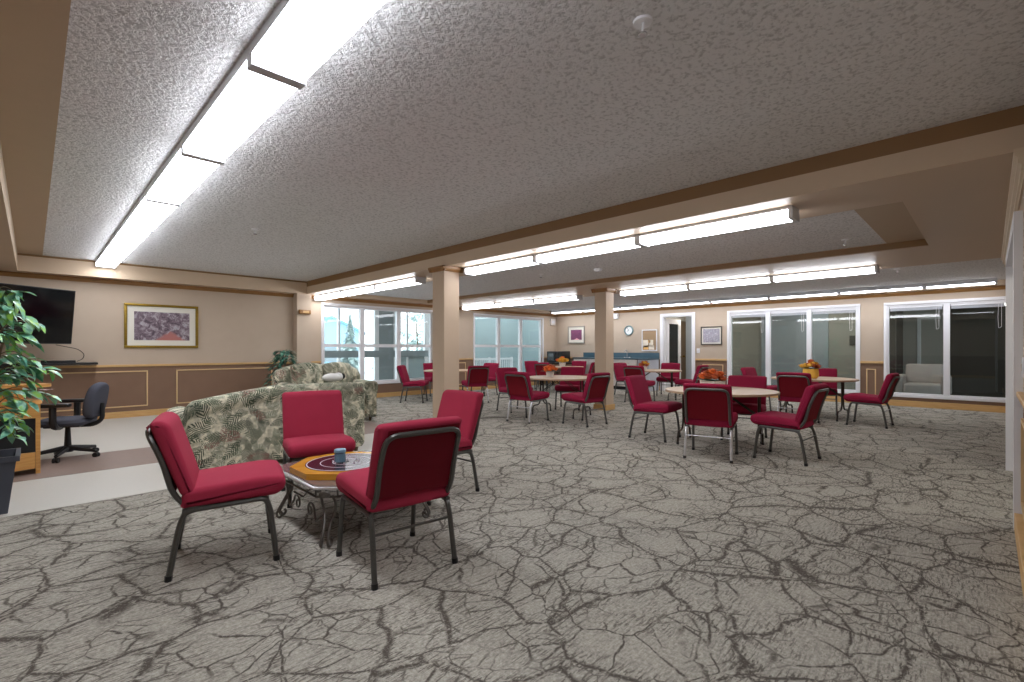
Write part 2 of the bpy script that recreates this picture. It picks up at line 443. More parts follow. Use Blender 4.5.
M = dict(
    carpet=carpet(), stucco=stucco(), wall=twotone('painted_wall'),
    soffit=pm('soffit_paint', '#c2ab92', 0.45, spec=0.4, var=0.03, scale=1.5),
    face=pm('beam_face_paint', '#cbb59b', 0.6, var=0.03),
    brown=pm('brown_band_paint', '#86643d', 0.5, var=0.05, scale=3),
    strip=pm('taupe_border_paint', '#b09a80', 0.6, var=0.03),  # brown band paint again, its brighter lighting put into the colour
    crown=wood('crown_wood', '#855c33', '#a0753f'),
    rail=wood('rail_wood', '#c79f68', '#d9b47d', 0.45),
    basew=wood('baseboard_wood', '#c79a5e', '#dab277', 0.45),
    mould=pm('panel_moulding_wood', '#d9b98a', 0.5),
    white=pm('white_trim', '#e9e9ec', 0.4, var=0.02),
    vinyl=pm('vinyl_floor', '#c9c5bc', 0.45, var=0.05, scale=60, spec=0.4),
    vstripe=pm('vinyl_stripe', '#8f7d74', 0.45, var=0.12, scale=25, spec=0.4),
    column=pm('column_paint', '#c4ae96', 0.6, var=0.03),
    red=pm('red_upholstery', '#a32f47', 0.85, var=0.10, scale=6, bump=0.25, spec=0.2, bscale=500),
    redback=pm('red_back_upholstery', '#6a101f', 0.8, var=0.08, scale=6, bump=0.2, spec=0.2, bscale=500),
    maroon=pm('crimson_upholstery', '#8e1c3c', 0.85, var=0.10, scale=6, bump=0.25, spec=0.2, bscale=500),
    maroonback=pm('crimson_back_upholstery', '#76101f', 0.8, var=0.08, scale=6, bump=0.2, spec=0.2, bscale=500),
    steel=pm('grey_painted_steel', '#5a5956', 0.35, 0.55, var=0.25, scale=120, spec=0.6),
    black=pm('black_plastic', '#18181a', 0.45),
    chrome=pm('chrome', '#dcdcde', 0.25, 0.6, var=0.02),
    iron=pm('wrought_iron', '#6f6b66', 0.35, 0.8, var=0.2, scale=60),
    laminate=pm('laminate_top', '#c9ae90', 0.4, var=0.05, scale=30),
    laminate_edge=pm('laminate_edge', '#a98d70', 0.45),
    tleg=pm('table_leg_brown', '#33291f', 0.4, 0.3),
    beech=wood('beech_wood', '#c98f4c', '#dba862', 0.35, scale=0.6),
    darkin=pm('dark_insert', '#17181c', 0.4),
    offabric=pm('office_fabric', '#4f515b', 0.9, var=0.12, scale=90, spec=0.1),
    floral=floral(),
    glass=glass('window_glass'), inglass=glass('inner_window_glass', '#dfe5e4', 1.8),
    tv=pm('tv_screen', '#07080b', 0.08, var=0.0, spec=0.6),
    gold=pm('gold_frame', '#8f7426', 0.35, 0.6, var=0.25, scale=30),
    mat=pm('picture_mat', '#e3dfd3', 0.8, var=0.02),
    art1=painting('painted_garden', ['#2d2a33', '#544752', '#7d6b76', '#b9b3b8', '#5f77a0'], ('#b0706a', 0.64, 0.85, 0.36), 0),
    art2=painting('painted_dusk', ['#3e2740', '#6c3a5e', '#8a4868', '#5a3560', '#c08aa0'], ('#f0b0b8', 0.45, 1.6, 0.36), 1),
    art3=painting('sketch_street', ['#e9e7ea', '#cfcbd4', '#8f8d9a', '#c9bfc9', '#5f5f6c'], None, 1),
    silverf=pm('pewter_frame', '#9b958c', 0.4, 0.3), darkf=pm('dark_frame', '#3b352f', 0.4),
    planter=pm('slate_planter', '#4c505b', 0.5, var=0.06),
    ficus=leafmat('ficus_leaf', '#4a8f78', '#86bfa2', '#93c94e'),
    ficus2=leafmat('silk_leaf', '#153f34', '#2f6655', '#6fa28c'),
    stem=pm('stem_bark', '#5d4a36', 0.8),
    pink=pm('pink_petal', '#d9b3b8', 0.7),
    orange=pm('orange_petal', '#ee7430', 0.7, var=0.25, scale=40),
    yellow=pm('yellow_petal', '#eab23f', 0.7, var=0.25, scale=40),
    rust=pm('rust_petal', '#b9562a', 0.7, var=0.25, scale=40),
    potwhite=pm('white_pot', '#dfd6cf', 0.5), potyellow=pm('yellow_pot', '#e3b24a', 0.6),
    light=emis('lit_diffuser', '#f5f8ff', 5.8),
    housing=pm('fixture_housing', '#c9ccd2', 0.4, var=0.02),
    teal=pm('teal_laminate', '#3f5d6c', 0.35, var=0.08),
    cabwhite=pm('cabinet_white', '#e4ddd8', 0.5, var=0.02),
    palegrey=pm('pale_grey_panel', '#c2c4cc', 0.5, var=0.02),
    board_y=wood('varnished_board', '#c4861f', '#d9a03a', 0.25),
    board_d=pm('dark_game_field', '#2d1524', 0.25, var=0.1),
    line=pm('white_line', '#d8cfd6', 0.4),
    jarglass=glass('jar_glass', '#dbe8ee', 1.0), jarlid=pm('blue_lid', '#7fa6bd', 0.4), jarfill=pm('jar_counters', '#cfdde5', 0.4, var=0.3, scale=120),
    tableglass=pm('slate_table_top', '#7a6a66', 0.12, var=0.25, scale=12, spec=0.7),
    snow=pm('snow', '#f2f4f7', 0.9, var=0.02), concrete=pm('porch_floor', '#b9bbbb', 0.8),
    porchwall=pm('porch_siding', '#a3b1b3', 0.8, var=0.03), porchpanel=pm('grey_porch_panel', '#8d9598', 0.7),
    blueh=pm('blue_siding', '#9fc3d6', 0.7), roof=pm('blue_roof', '#7fa9c4', 0.8),
    spruce=leafmat('frosted_needles', '#6e837d', '#93a59f', '#dfe6e6'),
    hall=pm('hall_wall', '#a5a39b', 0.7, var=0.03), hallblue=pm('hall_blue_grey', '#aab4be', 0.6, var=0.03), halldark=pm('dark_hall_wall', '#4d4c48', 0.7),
    hallfloor=pm('hall_floor', '#57544e', 0.8), sofa_pale=pm('pale_armchair_fabric', '#c9bcb8', 0.9),
    doorw=pm('brown_door_wood', '#5d4a30', 0.4), brass=pm('brass', '#b08a3a', 0.25, 0.9), darkglass=pm('dark_door_glass', '#1d2326', 0.1),
    cork=pm('cork', '#a58a6b', 0.9, var=0.15, scale=80), paper=pm('notice_paper', '#f0e3cf', 0.8), paper2=pm('orange_paper', '#e6b26a', 0.8),
    plush=pm('white_plush', '#efeeea', 0.95), blackpatch=pm('black_plush', '#1b1b1b', 0.95),
    clockteal=pm('teal_clock_rim', '#6f8f94', 0.35), clockface=pm('clock_face', '#eef0ee', 0.5),
    cable=pm('grey_cable', '#3b3733', 0.5),
)

# ------------------------------------------------------------------ room constants
BX, PY, RY, RF = 13.45, 11.15, -0.16, -0.27      # back wall X, picture/window wall Y, right wall Y
LX, AY, AX = -1.6, -2.5, 2.0          # left wall X, alcove depth, alcove end
ZS, ZC = 2.49, 2.77                   # soffit, main ceiling

# ------------------------------------------------------------------ floor
f = MB(); f.box(LX - .2, BX + .2, AY - .2, PY + .2, -0.12, 0.0)
st(f.build('floor', M['carpet']), 'grey carpet with dark branch pattern')
v = MB(); v.box(LX, 4.1, 5.18, PY, 0.0, 0.004)
st(v.build('floor_vinyl', M['vinyl']), 'pale vinyl flooring by the desk')
v = MB(); v.box(LX, 4.1, 6.46, 7.55, 0.004, 0.006)
st(v.build('floor_vinyl_stripe', M['vstripe']), 'brown stripe across the pale vinyl flooring')

# ------------------------------------------------------------------ ceilings and beams
def slab(name, mat, x0, x1, y0, y1, z0, z1, label=None):
    b = MB(); b.box(x0, x1, y0, y1, z0, z1)
    return st(b.build(name, mat), label)
slab('ceiling', M['stucco'], -0.17, 4.37, AY, 10.88, ZC, ZC + .1, 'textured ceiling over the sitting area')
slab('ceiling.001', M['stucco'], 5.0, 7.8, 0.3, 10.95, 2.585, 2.69, 'textured ceiling between the two beams')
slab('ceiling.002', M['stucco'], 9.1, BX, RF, 10.95, 2.585, 2.69, 'textured ceiling before the far windows')
slab('trim_1', M['strip'], -0.17, 0.12, AY, 10.88, ZC - .006, ZC, 'smooth border of the main ceiling, brown lightened to a lit taupe')
slab('trim_2', M['strip'], 5.0, 7.8, 0.3, 0.92, 2.579, 2.585, 'smooth border at the end of the middle ceiling, brown lightened to a lit taupe')
slab('ceiling_soffit', M['soffit'], 4.37, 5.17, RY, PY, ZS, 2.95, 'near dropped beam soffit')
slab('ceiling_soffit.001', M['soffit'], 7.62, 9.3, RF, PY, ZS, 2.95, 'wide dropped beam soffit by the second column')
slab('ceiling_soffit.002', M['soffit'], 5.17, 7.62, RF, 0.52, ZS, 2.95, 'soffit joining the beams at the right wall')
slab('ceiling_soffit.003', M['soffit'], LX, -0.17, AY, PY, ZS, 2.95, 'dropped soffit along the left wall')
slab('ceiling_soffit.004', M['soffit'], -0.17, 4.37, 10.88, PY, ZS, 2.95, 'narrow soffit over the picture wall')
slab('ceiling_soffit.005', M['soffit'], 5.17, 7.62, 10.86, PY, ZS, 2.95, 'narrow soffit over the first window')
slab('ceiling_soffit.006', M['soffit'], 9.3, BX, 10.86, PY, ZS, 2.95, 'narrow soffit over the second window')
slab('ceiling_soffit.007', M['soffit'], 13.2, BX, RF, 10.86, ZS, 2.95, 'narrow soffit over the far wall')
# painted faces of the recess edges (thin plaster boards)
e = .006
slab('trim_3', M['face'], 4.37 - e, 4.37, AY, 10.88, ZS, 2.65, 'beige face of the near beam')
slab('trim_4', M['brown'], 4.37 - e, 4.37, AY, 10.88, 2.65, ZC, 'brown band along the near beam')
slab('trim_5', M['face'], -0.17, 4.37 - e, 10.88 - e, 10.88, ZS, 2.735, 'beige face of the picture wall soffit')
slab('trim_6', M['brown'], -0.17, 4.37 - e, 10.88 - e, 10.88, 2.735, ZC - .006, 'brown band of the picture wall soffit')
slab('trim_7', M['face'], -0.17, -0.17 + e, AY, 10.88 - e, ZS, 2.65, 'beige face of the left soffit')
slab('trim_8', M['strip'], -0.17, -0.17 + e, AY, 10.88 - e, 2.65, ZC - .006, 'brown band of the left soffit, lightened to a lit taupe')
slab('trim_9', M['brown'], 7.62 - e, 7.62, 0.52, 10.86, ZS + .01, 2.579, 'brown band along the wide beam')
slab('trim_10', M['face'], 5.17, 7.62 - e, 10.86 - e, 10.86, ZS, 2.585, 'beige face over the first window')
slab('trim_11', M['face'], 9.3, 13.2, 10.86 - e, 10.86, ZS, 2.585, 'beige face over the second window')
slab('trim_12', M['face'], 13.2 - e, 13.2, RF, 10.86 - e, ZS, 2.585, 'beige face over the far wall')
slab('ceiling.003', M['white'], LX - .2, BX + .2, AY - .2, PY + .2, 2.95, 3.05, 'roof slab above the ceilings')

# ------------------------------------------------------------------ walls
def wall_mesh(name, boxes, label, mat=None):
    b = MB()
    for bx in boxes: b.box(*bx)
    return st(b.build(name, mat or M['wall']), label)
T = 0.16
W1 = (4.86, 7.99); W2 = (9.55, 12.67); WZ = (0.40, 2.29)
wall_mesh('wall_north', [
    (LX - T, W1[0], PY, PY + T, 0, 2.95), (W1[0], W1[1], PY, PY + T, 0, WZ[0]), (W1[0], W1[1], PY, PY + T, WZ[1], 2.95),
    (W1[1], W2[0], PY, PY + T, 0, 2.95), (W2[0], W2[1], PY, PY + T, 0, WZ[0]), (W2[0], W2[1], PY, PY + T, WZ[1], 2.95),
    (W2[1], BX + T, PY, PY + T, 0, 2.95)], 'tan wall with the landscape picture and two outside windows')
D1 = (6.08, 6.98); DZ = 2.22
W3 = (2.17, 5.03); W3Z = (0.27, 2.23); W4 = (-0.26, 1.62); W4Z = (0.26, 2.22)
wall_mesh('wall_east', [
    (BX, BX + T, D1[1], PY + T, 0, 2.95), (BX, BX + T, D1[0], D1[1], DZ, 2.95), (BX, BX + T, W3[1], D1[0], 0, 2.95),
    (BX, BX + T, W3[0], W3[1], 0, W3Z[0]), (BX, BX + T, W3[0], W3[1], W3Z[1], 2.95),
    (BX, BX + T, W4[1], W3[0], 0, 2.95), (BX, BX + T, W4[0], W4[1], 0, W4Z[0]), (BX, BX + T, W4[0], W4[1], W4Z[1], 2.95),
    (BX, BX + T, RF - T, W4[0], 0, 2.95)], 'far tan wall with the door and two inner windows')
DR = (4.9, 7.1)
wall_mesh('wall_south', [(AX, DR[0], RY - T, RY, 0, 2.95), (DR[0], DR[1], RY - T, RY, 2.1, 2.95), (DR[1], DR[1] + .12, RF - T, RY, 0, 2.95), (DR[1] + .12, BX, RF - T, RF, 0, 2.95)],
          'right wall with the wide white doorway')
wall_mesh('wall_west', [(LX - T, LX, AY - T, PY, 0, 2.95)], 'wall behind the television corner')
wall_mesh('wall_alcove', [(LX, AX + T, AY - T, AY, 0, 2.95), (AX, AX + T, AY, RY - T, 0, 2.95)], 'walls of the entry alcove')
# hall seen through the right doorway
wall_mesh('wall_hall', [(DR[0] - .4, DR[1] + .4, -2.2, -2.1, 0, 2.95), (DR[0] - .5, DR[0] - .4, -2.1, RY - T, 0, 2.95), (DR[1] + .4, DR[1] + .5, -2.1, RY - T, 0, 2.95)],
          'hall beyond the right doorway', M['hall'])
slab('floor_hall', M['hallfloor'], DR[0] - .4, DR[1] + .4, -2.1, RY - T, -.1, 0, 'hall floor beyond the right doorway')
slab('ceiling_hall', M['white'], DR[0] - .5, DR[1] + .5, -2.2, RY - T, 2.6, 2.7, 'hall ceiling beyond the right doorway')

# doorway casing
b = MB()
b.box(DR[1] - .02, DR[1], RF - T, RY + .045, 0, 2.1)
b.box(DR[1], DR[1] + .11, RY, RY + .045, 0, 2.2)
b.box(DR[0], DR[0] + .02, RY - T, RY + .04, 0, 2.1)
b.box(DR[0] - .11, DR[0], RY, RY + .045, 0, 2.2)
b.box(DR[0], DR[1], RY, RY + .045, 2.1, 2.2)
b.box(DR[0], DR[1], RY - T, RY, 2.085, 2.1)
st(b.build('trim_13', M['white']), 'white casing of the right doorway')

# crown moulding on the right wall between the beams
prof = [(-.12, 0), (.012, 0), (.012, .03), (.024, .035), (.024, .07), (.04, .08), (.04, .12), (.056, .13), (.056, .17), (-.12, .17)]
b = MB(); b.prism([(RY + p[0], ZS - .17 + p[1]) for p in prof], YZ, 4.3, 9.25)
st(b.build('trim_14', pm('cream_crown', '#d6c3a8', 0.5)), 'cream crown moulding on the right wall')
# wood crown strips
def crown(name, poly, fn, a0, a1, label):
    b = MB(); b.prism(poly, fn, a0, a1); st(b.build(name, M['crown']), label)
cp = [(0, -.075), (.012, -.075), (.03, -.03), (.045, -.02), (.045, 0), (0, 0)]
PN = [(PY - p[0], ZS + p[1]) for p in cp]
crown('trim_15', PN, YZ, LX, BX, 'wood crown strip along the picture and window wall')
PE = [(BX - p[0], ZS + p[1]) for p in cp]
crown('trim_16', PE, XZ, RF, PY - .045, 'wood crown strip along the far wall')
# chair rails
def bx(name, mat, *a, label=None, bev=0.004):
    b = MB(); b.box(*a, bevel=bev, seg=1); return st(b.build(name, mat), label)
bx('trim_17', M['rail'], LX, 4.17, PY - .025, PY, .925, .965, label='wood chair rail on the picture wall')
bx('trim_18', M['rail'], 4.49, W1[0] - .06, PY - .025, PY, .925, .965, label='wood chair rail beside the first window')
bx('trim_19', M['rail'], W1[1] + .06, W2[0] - .06, PY - .025, PY, .925, .965, label='wood chair rail between the outside windows')
bx('trim_20', M['rail'], W2[1] + .06, BX - .03, PY - .025, PY, .925, .965, label='wood chair rail beside the second window')
bx('trim_21', M['rail'], BX - .025, BX, 8.9, PY - .025, .925, .965, label='wood chair rail in the far corner')
bx('trim_22', M['rail'], BX - .025, BX, W3[1] + .07, D1[0] - .1, .925, .975, label='wood chair rail beside the far door')
bx('trim_23', M['rail'], BX - .025, BX, W4[1] + .06, W3[0] - .06, .925, .975, label='wood chair rail between the inner windows')
bx('trim_24', M['rail'], AX, DR[0] - .11, RY, RY + .032, .925, .957, label='chair rail on the near right wall')
# baseboards
bx('baseboard_north', M['basew'], LX, BX, PY - .02, PY, 0, .115, label='wood baseboard under the picture and outside windows')
bx('baseboard_east', M['basew'], BX - .02, BX, RF, D1[0] - .1, 0, .13, label='wood baseboard under the inner windows')
bx('baseboard_east.001', M['basew'], BX - .02, BX, D1[1] + .1, PY - .02, 0, .13, label='wood baseboard under the counter')
bx('baseboard_south', M['basew'], AX, DR[0] - .11, RY, RY + .042, 0, .12, label='wood baseboard of the near right wall')
bx('baseboard_south.001', M['basew'], DR[1] + .12, BX - .02, RF, RF + .02, 0, .12, label='wood baseboard of the far right wall')
bx('baseboard_west', M['basew'], LX, LX + .02, AY, PY - .02, 0, .115, label='wood baseboard of the left wall')
# wainscot panel mouldings
def panel_pw(name, x0, x1, z0, z1, label):
    b = MB(); w = .022
    for a in ((x0, x1, z0, z0 + w), (x0, x1, z1 - w, z1), (x0, x0 + w, z0 + w, z1 - w), (x1 - w, x1, z0 + w, z1 - w)):
        b.box(a[0], a[1], PY - .014, PY, a[2], a[3], bevel=.004, seg=1)
    st(b.build(name, M['mould']), label)
panel_pw('trim_25', -0.9, 1.53, .19, .85, 'panel moulding under the television')
panel_pw('trim_26', 1.97, 3.72, .19, .85, 'panel moulding under the landscape picture')
panel_pw('trim_27', 8.45, 9.2, .19, .85, 'panel moulding between the outside windows')
def panel_bw(name, y0, y1, z0, z1, label):
    b = MB(); w = .022
    for a in ((y0, y1, z0, z0 + w), (y0, y1, z1 - w, z1), (y0, y0 + w, z0 + w, z1 - w), (y1 - w, y1, z0 + w, z1 - w)):
        b.box(BX - .014, BX, a[0], a[1], a[2], a[3], bevel=.004, seg=1)
    st(b.build(name, M['mould']), label)
panel_bw('trim_28', 5.2, 5.78, .2, .82, 'panel moulding beside the far door')
panel_bw('trim_29', 1.82, 2.0, .2, .80, 'narrow panel moulding between the inner windows')
b = MB(); w = .025
for a in ((AX, DR[0] - .2, .76, .76 + w), (AX, DR[0] - .2, .2, .2 + w), (DR[0] - .2 - w, DR[0] - .2, .225, .76)):
    b.box(a[0], a[1], RY, RY + .014, a[2], a[3])
st(b.build('trim_30', M['mould']), 'panel moulding on the near right wall')

# pilaster and columns
b = MB(); b.box(4.17, 4.49, 10.93, PY, 0, ZS)
st(b.build('wall_pilaster', M['wall']), 'shallow pilaster between picture and first window')
def column(name, x, y, w, label):
    b = MB(); b.box(x, x + w, y, y + w, 0, ZS, bevel=.006, seg=1)
    o = st(b.build(name, M['column']), label)
    c = MB(); q = .05
    c.prism([(0, -.075), (.02, -.075), (.05, -.02), (.05, 0), (0, 0)], lambda u, v, a: Vector((x - u, a, ZS + v)), y - q, y + w + q)
    c.prism([(0, -.075), (.02, -.075), (.05, -.02), (.05, 0), (0, 0)], lambda u, v, a: Vector((a, y - u, ZS + v)), x - q, x + w + q)
    c.prism([(0, -.075), (.02, -.075), (.05, -.02), (.05, 0), (0, 0)], lambda u, v, a: Vector((x + w + u, a, ZS + v)), y - q, y + w + q)
    c.prism([(0, -.075), (.02, -.075), (.05, -.02), (.05, 0), (0, 0)], lambda u, v, a: Vector((a, y + w + u, ZS + v)), x - q, x + w + q)
    c.build('capital', M['crown'], o)
    d = MB(); t = .018
    d.box(x - t, x + w + t, y - t, y, 0, .11); d.box(x - t, x + w + t, y + w, y + w + t, 0, .11)
    d.box(x - t, x, y, y + w, 0, .11); d.box(x + w, x + w + t, y, y + w, 0, .11)
    d.build('plinth', M['basew'], o)
column('column', 4.33, 5.75, .29, 'tan square column behind the low table')
column('column.001', 8.25, 5.53, .28, 'tan square column among the dining tables')

# ------------------------------------------------------------------ windows
def win_root(name, label):
    o = bpy.data.objects.new(name, None); C.objects.link(o); return st(o, label)
def window_pw(name, x0, x1, z0, z1, muls, zm, label):
    r = win_root(name, label); w = .055
    b = MB()
    for a in ((x0 - w, x1 + w, z1, z1 + w), (x0 - w, x1 + w, z0 - w, z0), (x0 - w, x0, z0, z1), (x1, x1 + w, z0, z1)):
        b.box(a[0], a[1], PY - .03, PY, a[2], a[3], bevel=.004, seg=1)
    b.build('casing', M['white'], r)
    b = MB(); t = .045
    b.box(x0, x1, PY + .03, PY + .11, z0, z0 + t); b.box(x0, x1, PY + .03, PY + .11, z1 - t, z1)
    b.box(x0, x0 + t, PY + .03, PY + .11, z0 + t, z1 - t); b.box(x1 - t, x1, PY + .03, PY + .11, z0 + t, z1 - t)
    b.build('frame', M['white'], r)
    for m in muls:
        b = MB(); b.box(m - .06, m + .06, PY + .02, PY + .115, z0 + t, z1 - t); b.build('mullion', M['white'], r)
    xs = [x0 + t] + [q for m in muls for q in (m - .06, m + .06)] + [x1 - t]
    for i in range(0, len(xs), 2):
        b = MB(); b.box(xs[i], xs[i + 1], PY + .03, PY + .11, zm - .04, zm + .04); b.build('transom', M['white'], r)
        for (za, zb) in ((z0 + t, zm - .04), (zm + .04, z1 - t)):
            g = MB(); g.box(xs[i], xs[i + 1], PY + .068, PY + .074, za, zb); g.build('pane', M['glass'], r, smooth=False)
window_pw('window_1', W1[0], W1[1], *WZ, (5.87, 6.92), 1.335, 'outside window near the sofas, snowy trees beyond')
window_pw('window_2', W2[0], W2[1], *WZ, (10.6, 11.63), 1.345, 'outside window near the far corner, pale porch beyond')
def window_bw(name, y0, y1, z0, z1, muls, label):
    r = win_root(name, label); w = .06
    b = MB()
    for a in ((y0 - w, y1 + w, z1, z1 + w), (y0 - w, y1 + w, z0 - w, z0), (y0 - w, y0, z0, z1), (y1, y1 + w, z0, z1)):
        b.box(BX - .03, BX, a[0], a[1], a[2], a[3], bevel=.004, seg=1)
    b.build('casing', M['white'], r)
    b = MB(); t = .03
    b.box(BX + .0, BX + .12, y0, y1, z0, z0 + t); b.box(BX + .0, BX + .12, y0, y1, z1 - t, z1)
    b.box(BX + .0, BX + .12, y0, y0 + t, z0 + t, z1 - t); b.box(BX + .0, BX + .12, y1 - t, y1, z0 + t, z1 - t)
    b.build('frame', M['white'], r)
    for m in muls:
        b = MB(); b.box(BX - .02, BX + .115, m - .05, m + .05, z0 + t, z1 - t); b.build('mullion', M['white'], r)
    ys = [y0 + t] + [q for m in muls for q in (m - .05, m + .05)] + [y1 - t]
    for i in range(0, len(ys), 2):
        g = MB(); g.box(BX + .068, BX + .074, ys[i], ys[i + 1], z0 + t, z1 - t); g.build('pane', M['inglass'], r, smooth=False)
    return ys
ys3 = window_bw('window_3', *W3, *W3Z, (3.14, 4.07), 'three pane inner window to the corridor')
ys4 = window_bw('window_4', *W4, *W4Z, (0.64,), 'two pane inner window by the right wall')
def blind(ya, yb, z1, label):
    r = thing('raised_blind', label, 'blind', (BX + .035, (ya + yb) / 2, z1), 0, 'raised blinds')
    L = (yb - ya) / 2 - .01
    b = MB(); b.box(-.018, .018, -L, L, -.045, 0, bevel=.004, seg=1); b.build('headrail', M['white'], r)
    b = MB()
    for k in range(5): b.box(-.014, .014, -L + .01, L - .01, -.058 - k * .011, -.051 - k * .011)
    b.build('slat_stack', M['palegrey'], r)
    b = MB(); b.tube([(-.02, -L + .06, -.04), (-.024, -L + .06, -.5), (-.024, -L + .10, -.53), (-.024, -L + .11, -.3), (-.02, -L + .10, -.05)], .003, 5, .02); b.build('cord', M['white'], r)
for i, (k, n) in enumerate(((4, 'left'), (2, 'middle'), (0, 'right'))):
    blind(ys3[k], ys3[k + 1], W3Z[1] - .03, 'raised white blind in the %s pane of the three pane inner window' % n)
for k, n in ((2, 'left'), (0, 'right')):
    blind(ys4[k], ys4[k + 1], W4Z[1] - .03, 'raised white blind in the %s pane of the two pane inner window' % n)

# far door
r = win_root('door_1', 'open doorway in the far wall')
b = MB()
b.box(BX - .03, BX, D1[0] - .09, D1[0], 0, DZ + .09, bevel=.004, seg=1); b.box(BX - .03, BX, D1[1], D1[1] + .09, 0, DZ + .09, bevel=.004, seg=1)
b.box(BX - .03, BX, D1[0], D1[1], DZ, DZ + .09, bevel=.004, seg=1)
b.box(BX, BX + T, D1[0], D1[0] + .02, 0, DZ - .02); b.box(BX, BX + T, D1[1] - .02, D1[1], 0, DZ - .02); b.box(BX, BX + T, D1[0] + .02, D1[1] - .02, DZ - .02, DZ)
b.build('casing', M['white'], r)
# open leaf with dark glass, hinged on the left jamb and swung into the passage
lf = MB(); lf.box(0, .04, -.82, 0, .01, .25); lf.box(0, .04, -.82, 0, 2.02, 2.17); lf.box(0, .04, -.14, 0, .25, 2.02); lf.box(0, .04, -.82, -.66, .25, 2.02)
leaf_o = lf.build('door_leaf', M['white'], r)
leaf_o.location = (BX + T + .01, D1[1] - .03, 0); leaf_o.rotation_euler = (0, 0, math.radians(86))
g = MB(); g.box(.012, .028, -.66, -.14, .25, 2.02); g.build('door_pane', M['darkglass'], leaf_o)
h = MB(); h.tube([(-.05, -.70, 1.0), (-.05, -.78, 1.0), (0.0, -.78, 1.0)], .012, 8, .01); h.build('door_handle', M['brass'], leaf_o)

# ------------------------------------------------------------------ rooms behind the far wall
HX = 16.0
wall_mesh('wall_corridor', [(HX, HX + .1, 1.75, 7.6, 0, 2.8), (BX + T, HX, 7.5, 7.6, 0, 2.8)], 'corridor wall behind the far windows', M['hall'])
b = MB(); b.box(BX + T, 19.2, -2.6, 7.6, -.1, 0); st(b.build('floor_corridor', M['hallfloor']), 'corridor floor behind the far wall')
b = MB(); b.box(BX + T, 19.2, -2.6, 7.6, 2.7, 2.8); st(b.build('ceiling_corridor', M['hall']), 'corridor ceiling behind the far wall')
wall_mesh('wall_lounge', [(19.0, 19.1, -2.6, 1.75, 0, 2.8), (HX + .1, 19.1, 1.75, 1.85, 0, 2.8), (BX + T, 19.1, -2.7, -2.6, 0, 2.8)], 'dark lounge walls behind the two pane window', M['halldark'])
b = MB(); b.box(HX - .05, HX, 3.35, 4.9, 0, 2.3); b.box(HX - .08, HX, 3.25, 3.35, 0, 2.4); b.box(HX - .08, HX, 4.9, 5.0, 0, 2.4); b.box(HX - .08, HX, 3.25, 5.0, 2.3, 2.4)
st(b.build('door_2', M['hallblue']), 'blue grey corridor doors behind the middle pane')
b = MB(); b.box(HX - .04, HX, 6.0, 7.44, 0, 2.6)
st(b.build('wall_corridor_panel', M['hallblue']), 'blue grey panels in the corridor')
b = MB(); b.box(15.1, 15.97, 7.45, 7.5, 0, 2.2)
d2 = st(b.build('door_3', M['doorw']), 'brown wooden door seen through the doorway')
k = MB(); k.lathe([(0, 0), (.03, .005), (.02, .04), (.035, .06), (0, .08)], (0, 0, 0), 12, Matrix.Translation((15.75, 7.45, 1.0)) @ Matrix.Rotation(PI / 2, 4, 'X')); k.build('knob', M['brass'], d2)
b = MB(); b.box(HX - .06, HX, 2.55, 2.75, 1.35, 1.62, bevel=.01)
o = b.build('wall_box', M['halldark']); tag(o, 'small dark box on the corridor wall behind the right pane', 'wall box')
b = MB(); b.box(HX - .03, HX, 1.75, 2.1, 0, 2.3); st(b.build('trim_31', M['halldark']), 'dark corridor opening edge')
b = MB(); b.box(17.5, 17.6, .85, 1.75, 0, 2.7); st(b.build('wall_lounge.001', M['hall']), 'pale lounge wall behind the left pane')
b = MB(); b.box(17.46, 17.5, 1.36, 1.44, 0, 2.15); b.box(17.46, 17.5, .95, 1.36, 2.07, 2.15); st(b.build('trim_32', M['white']), 'white door frame in the lounge')
# pale armchair and a dark chair standing in the lounge
def armchair(loc, rz, label):
    r = thing('armchair', label, 'armchair', loc, rz)
    b = MB(); b.puff(rpoly([(-.35, .12), (.38, .12), (.38, .42), (-.35, .42)], .06), XZ, -.34, .34, .05); b.build('seat', M['sofa_pale'], r)
    b = MB(); b.puff(rpoly([(-.36, .4), (-.2, .4), (-.28, .88), (-.46, .88)], .07), XZ, -.36, .36, .06); b.build('backrest', M['sofa_pale'], r)
    for s in (-1, 1):
        b = MB(); b.puff(rpoly([(-.38, .12), (.36, .12), (.36, .6), (-.38, .62)], .07), XZ, s * .42 - .08, s * .42 + .08, .05); b.build('arm', M['sofa_pale'], r)
    for sx in (-.3, .3):
        for sy in (-.36, .36):
            b = MB(); b.tube([(sx, sy, 0), (sx, sy, .14)], .025, 8); b.build('leg', M['doorw'], r)
armchair((15.3, 1.15, 0), PI, 'pale armchair in the lounge behind the two pane window')
b = MB(); b.box(18.93, 19.0, -1.2, -.6, 1.5, 1.95)
tag(b.build('picture', M['mat']), 'pale picture on the dark lounge wall', 'picture')
b = MB(); b.blob((17.5, -.35, 2.4), .09, .09, .09); b.tube([(17.5, -.35, 2.48), (17.5, -.35, 2.7)], .01, 6)
tag(b.build('pendant_lamp', emis('globe_glow', '#fff6e6', 14)), 'glowing globe lamp in the dark lounge', 'lamp')
def flushlamp(x, y, label, s):
    b = MB(); b.lathe([(0, -.1), (.16, -.07), (.2, 0), (.2, .0)], (x, y, 2.7), 20)
    tag(b.build('unseen_flush_lamp', emis('added_lamp_glow', '#fff6ea', s * 2.2)), label, 'lamp')
flushlamp(15.2, 1.2, 'added unseen lamp brightening the lounge behind the two pane window', 3)  # out of sight, added to brighten the lounge and its armchair
flushlamp(14.7, 3.2, 'added unseen lamp lighting the corridor behind the three pane window', 14)  # added out of sight to light the corridor seen through the glass
flushlamp(14.7, 6.6, 'added unseen lamp lighting the corridor behind the far doorway', 12)  # likewise added, lights the passage seen through the doorway
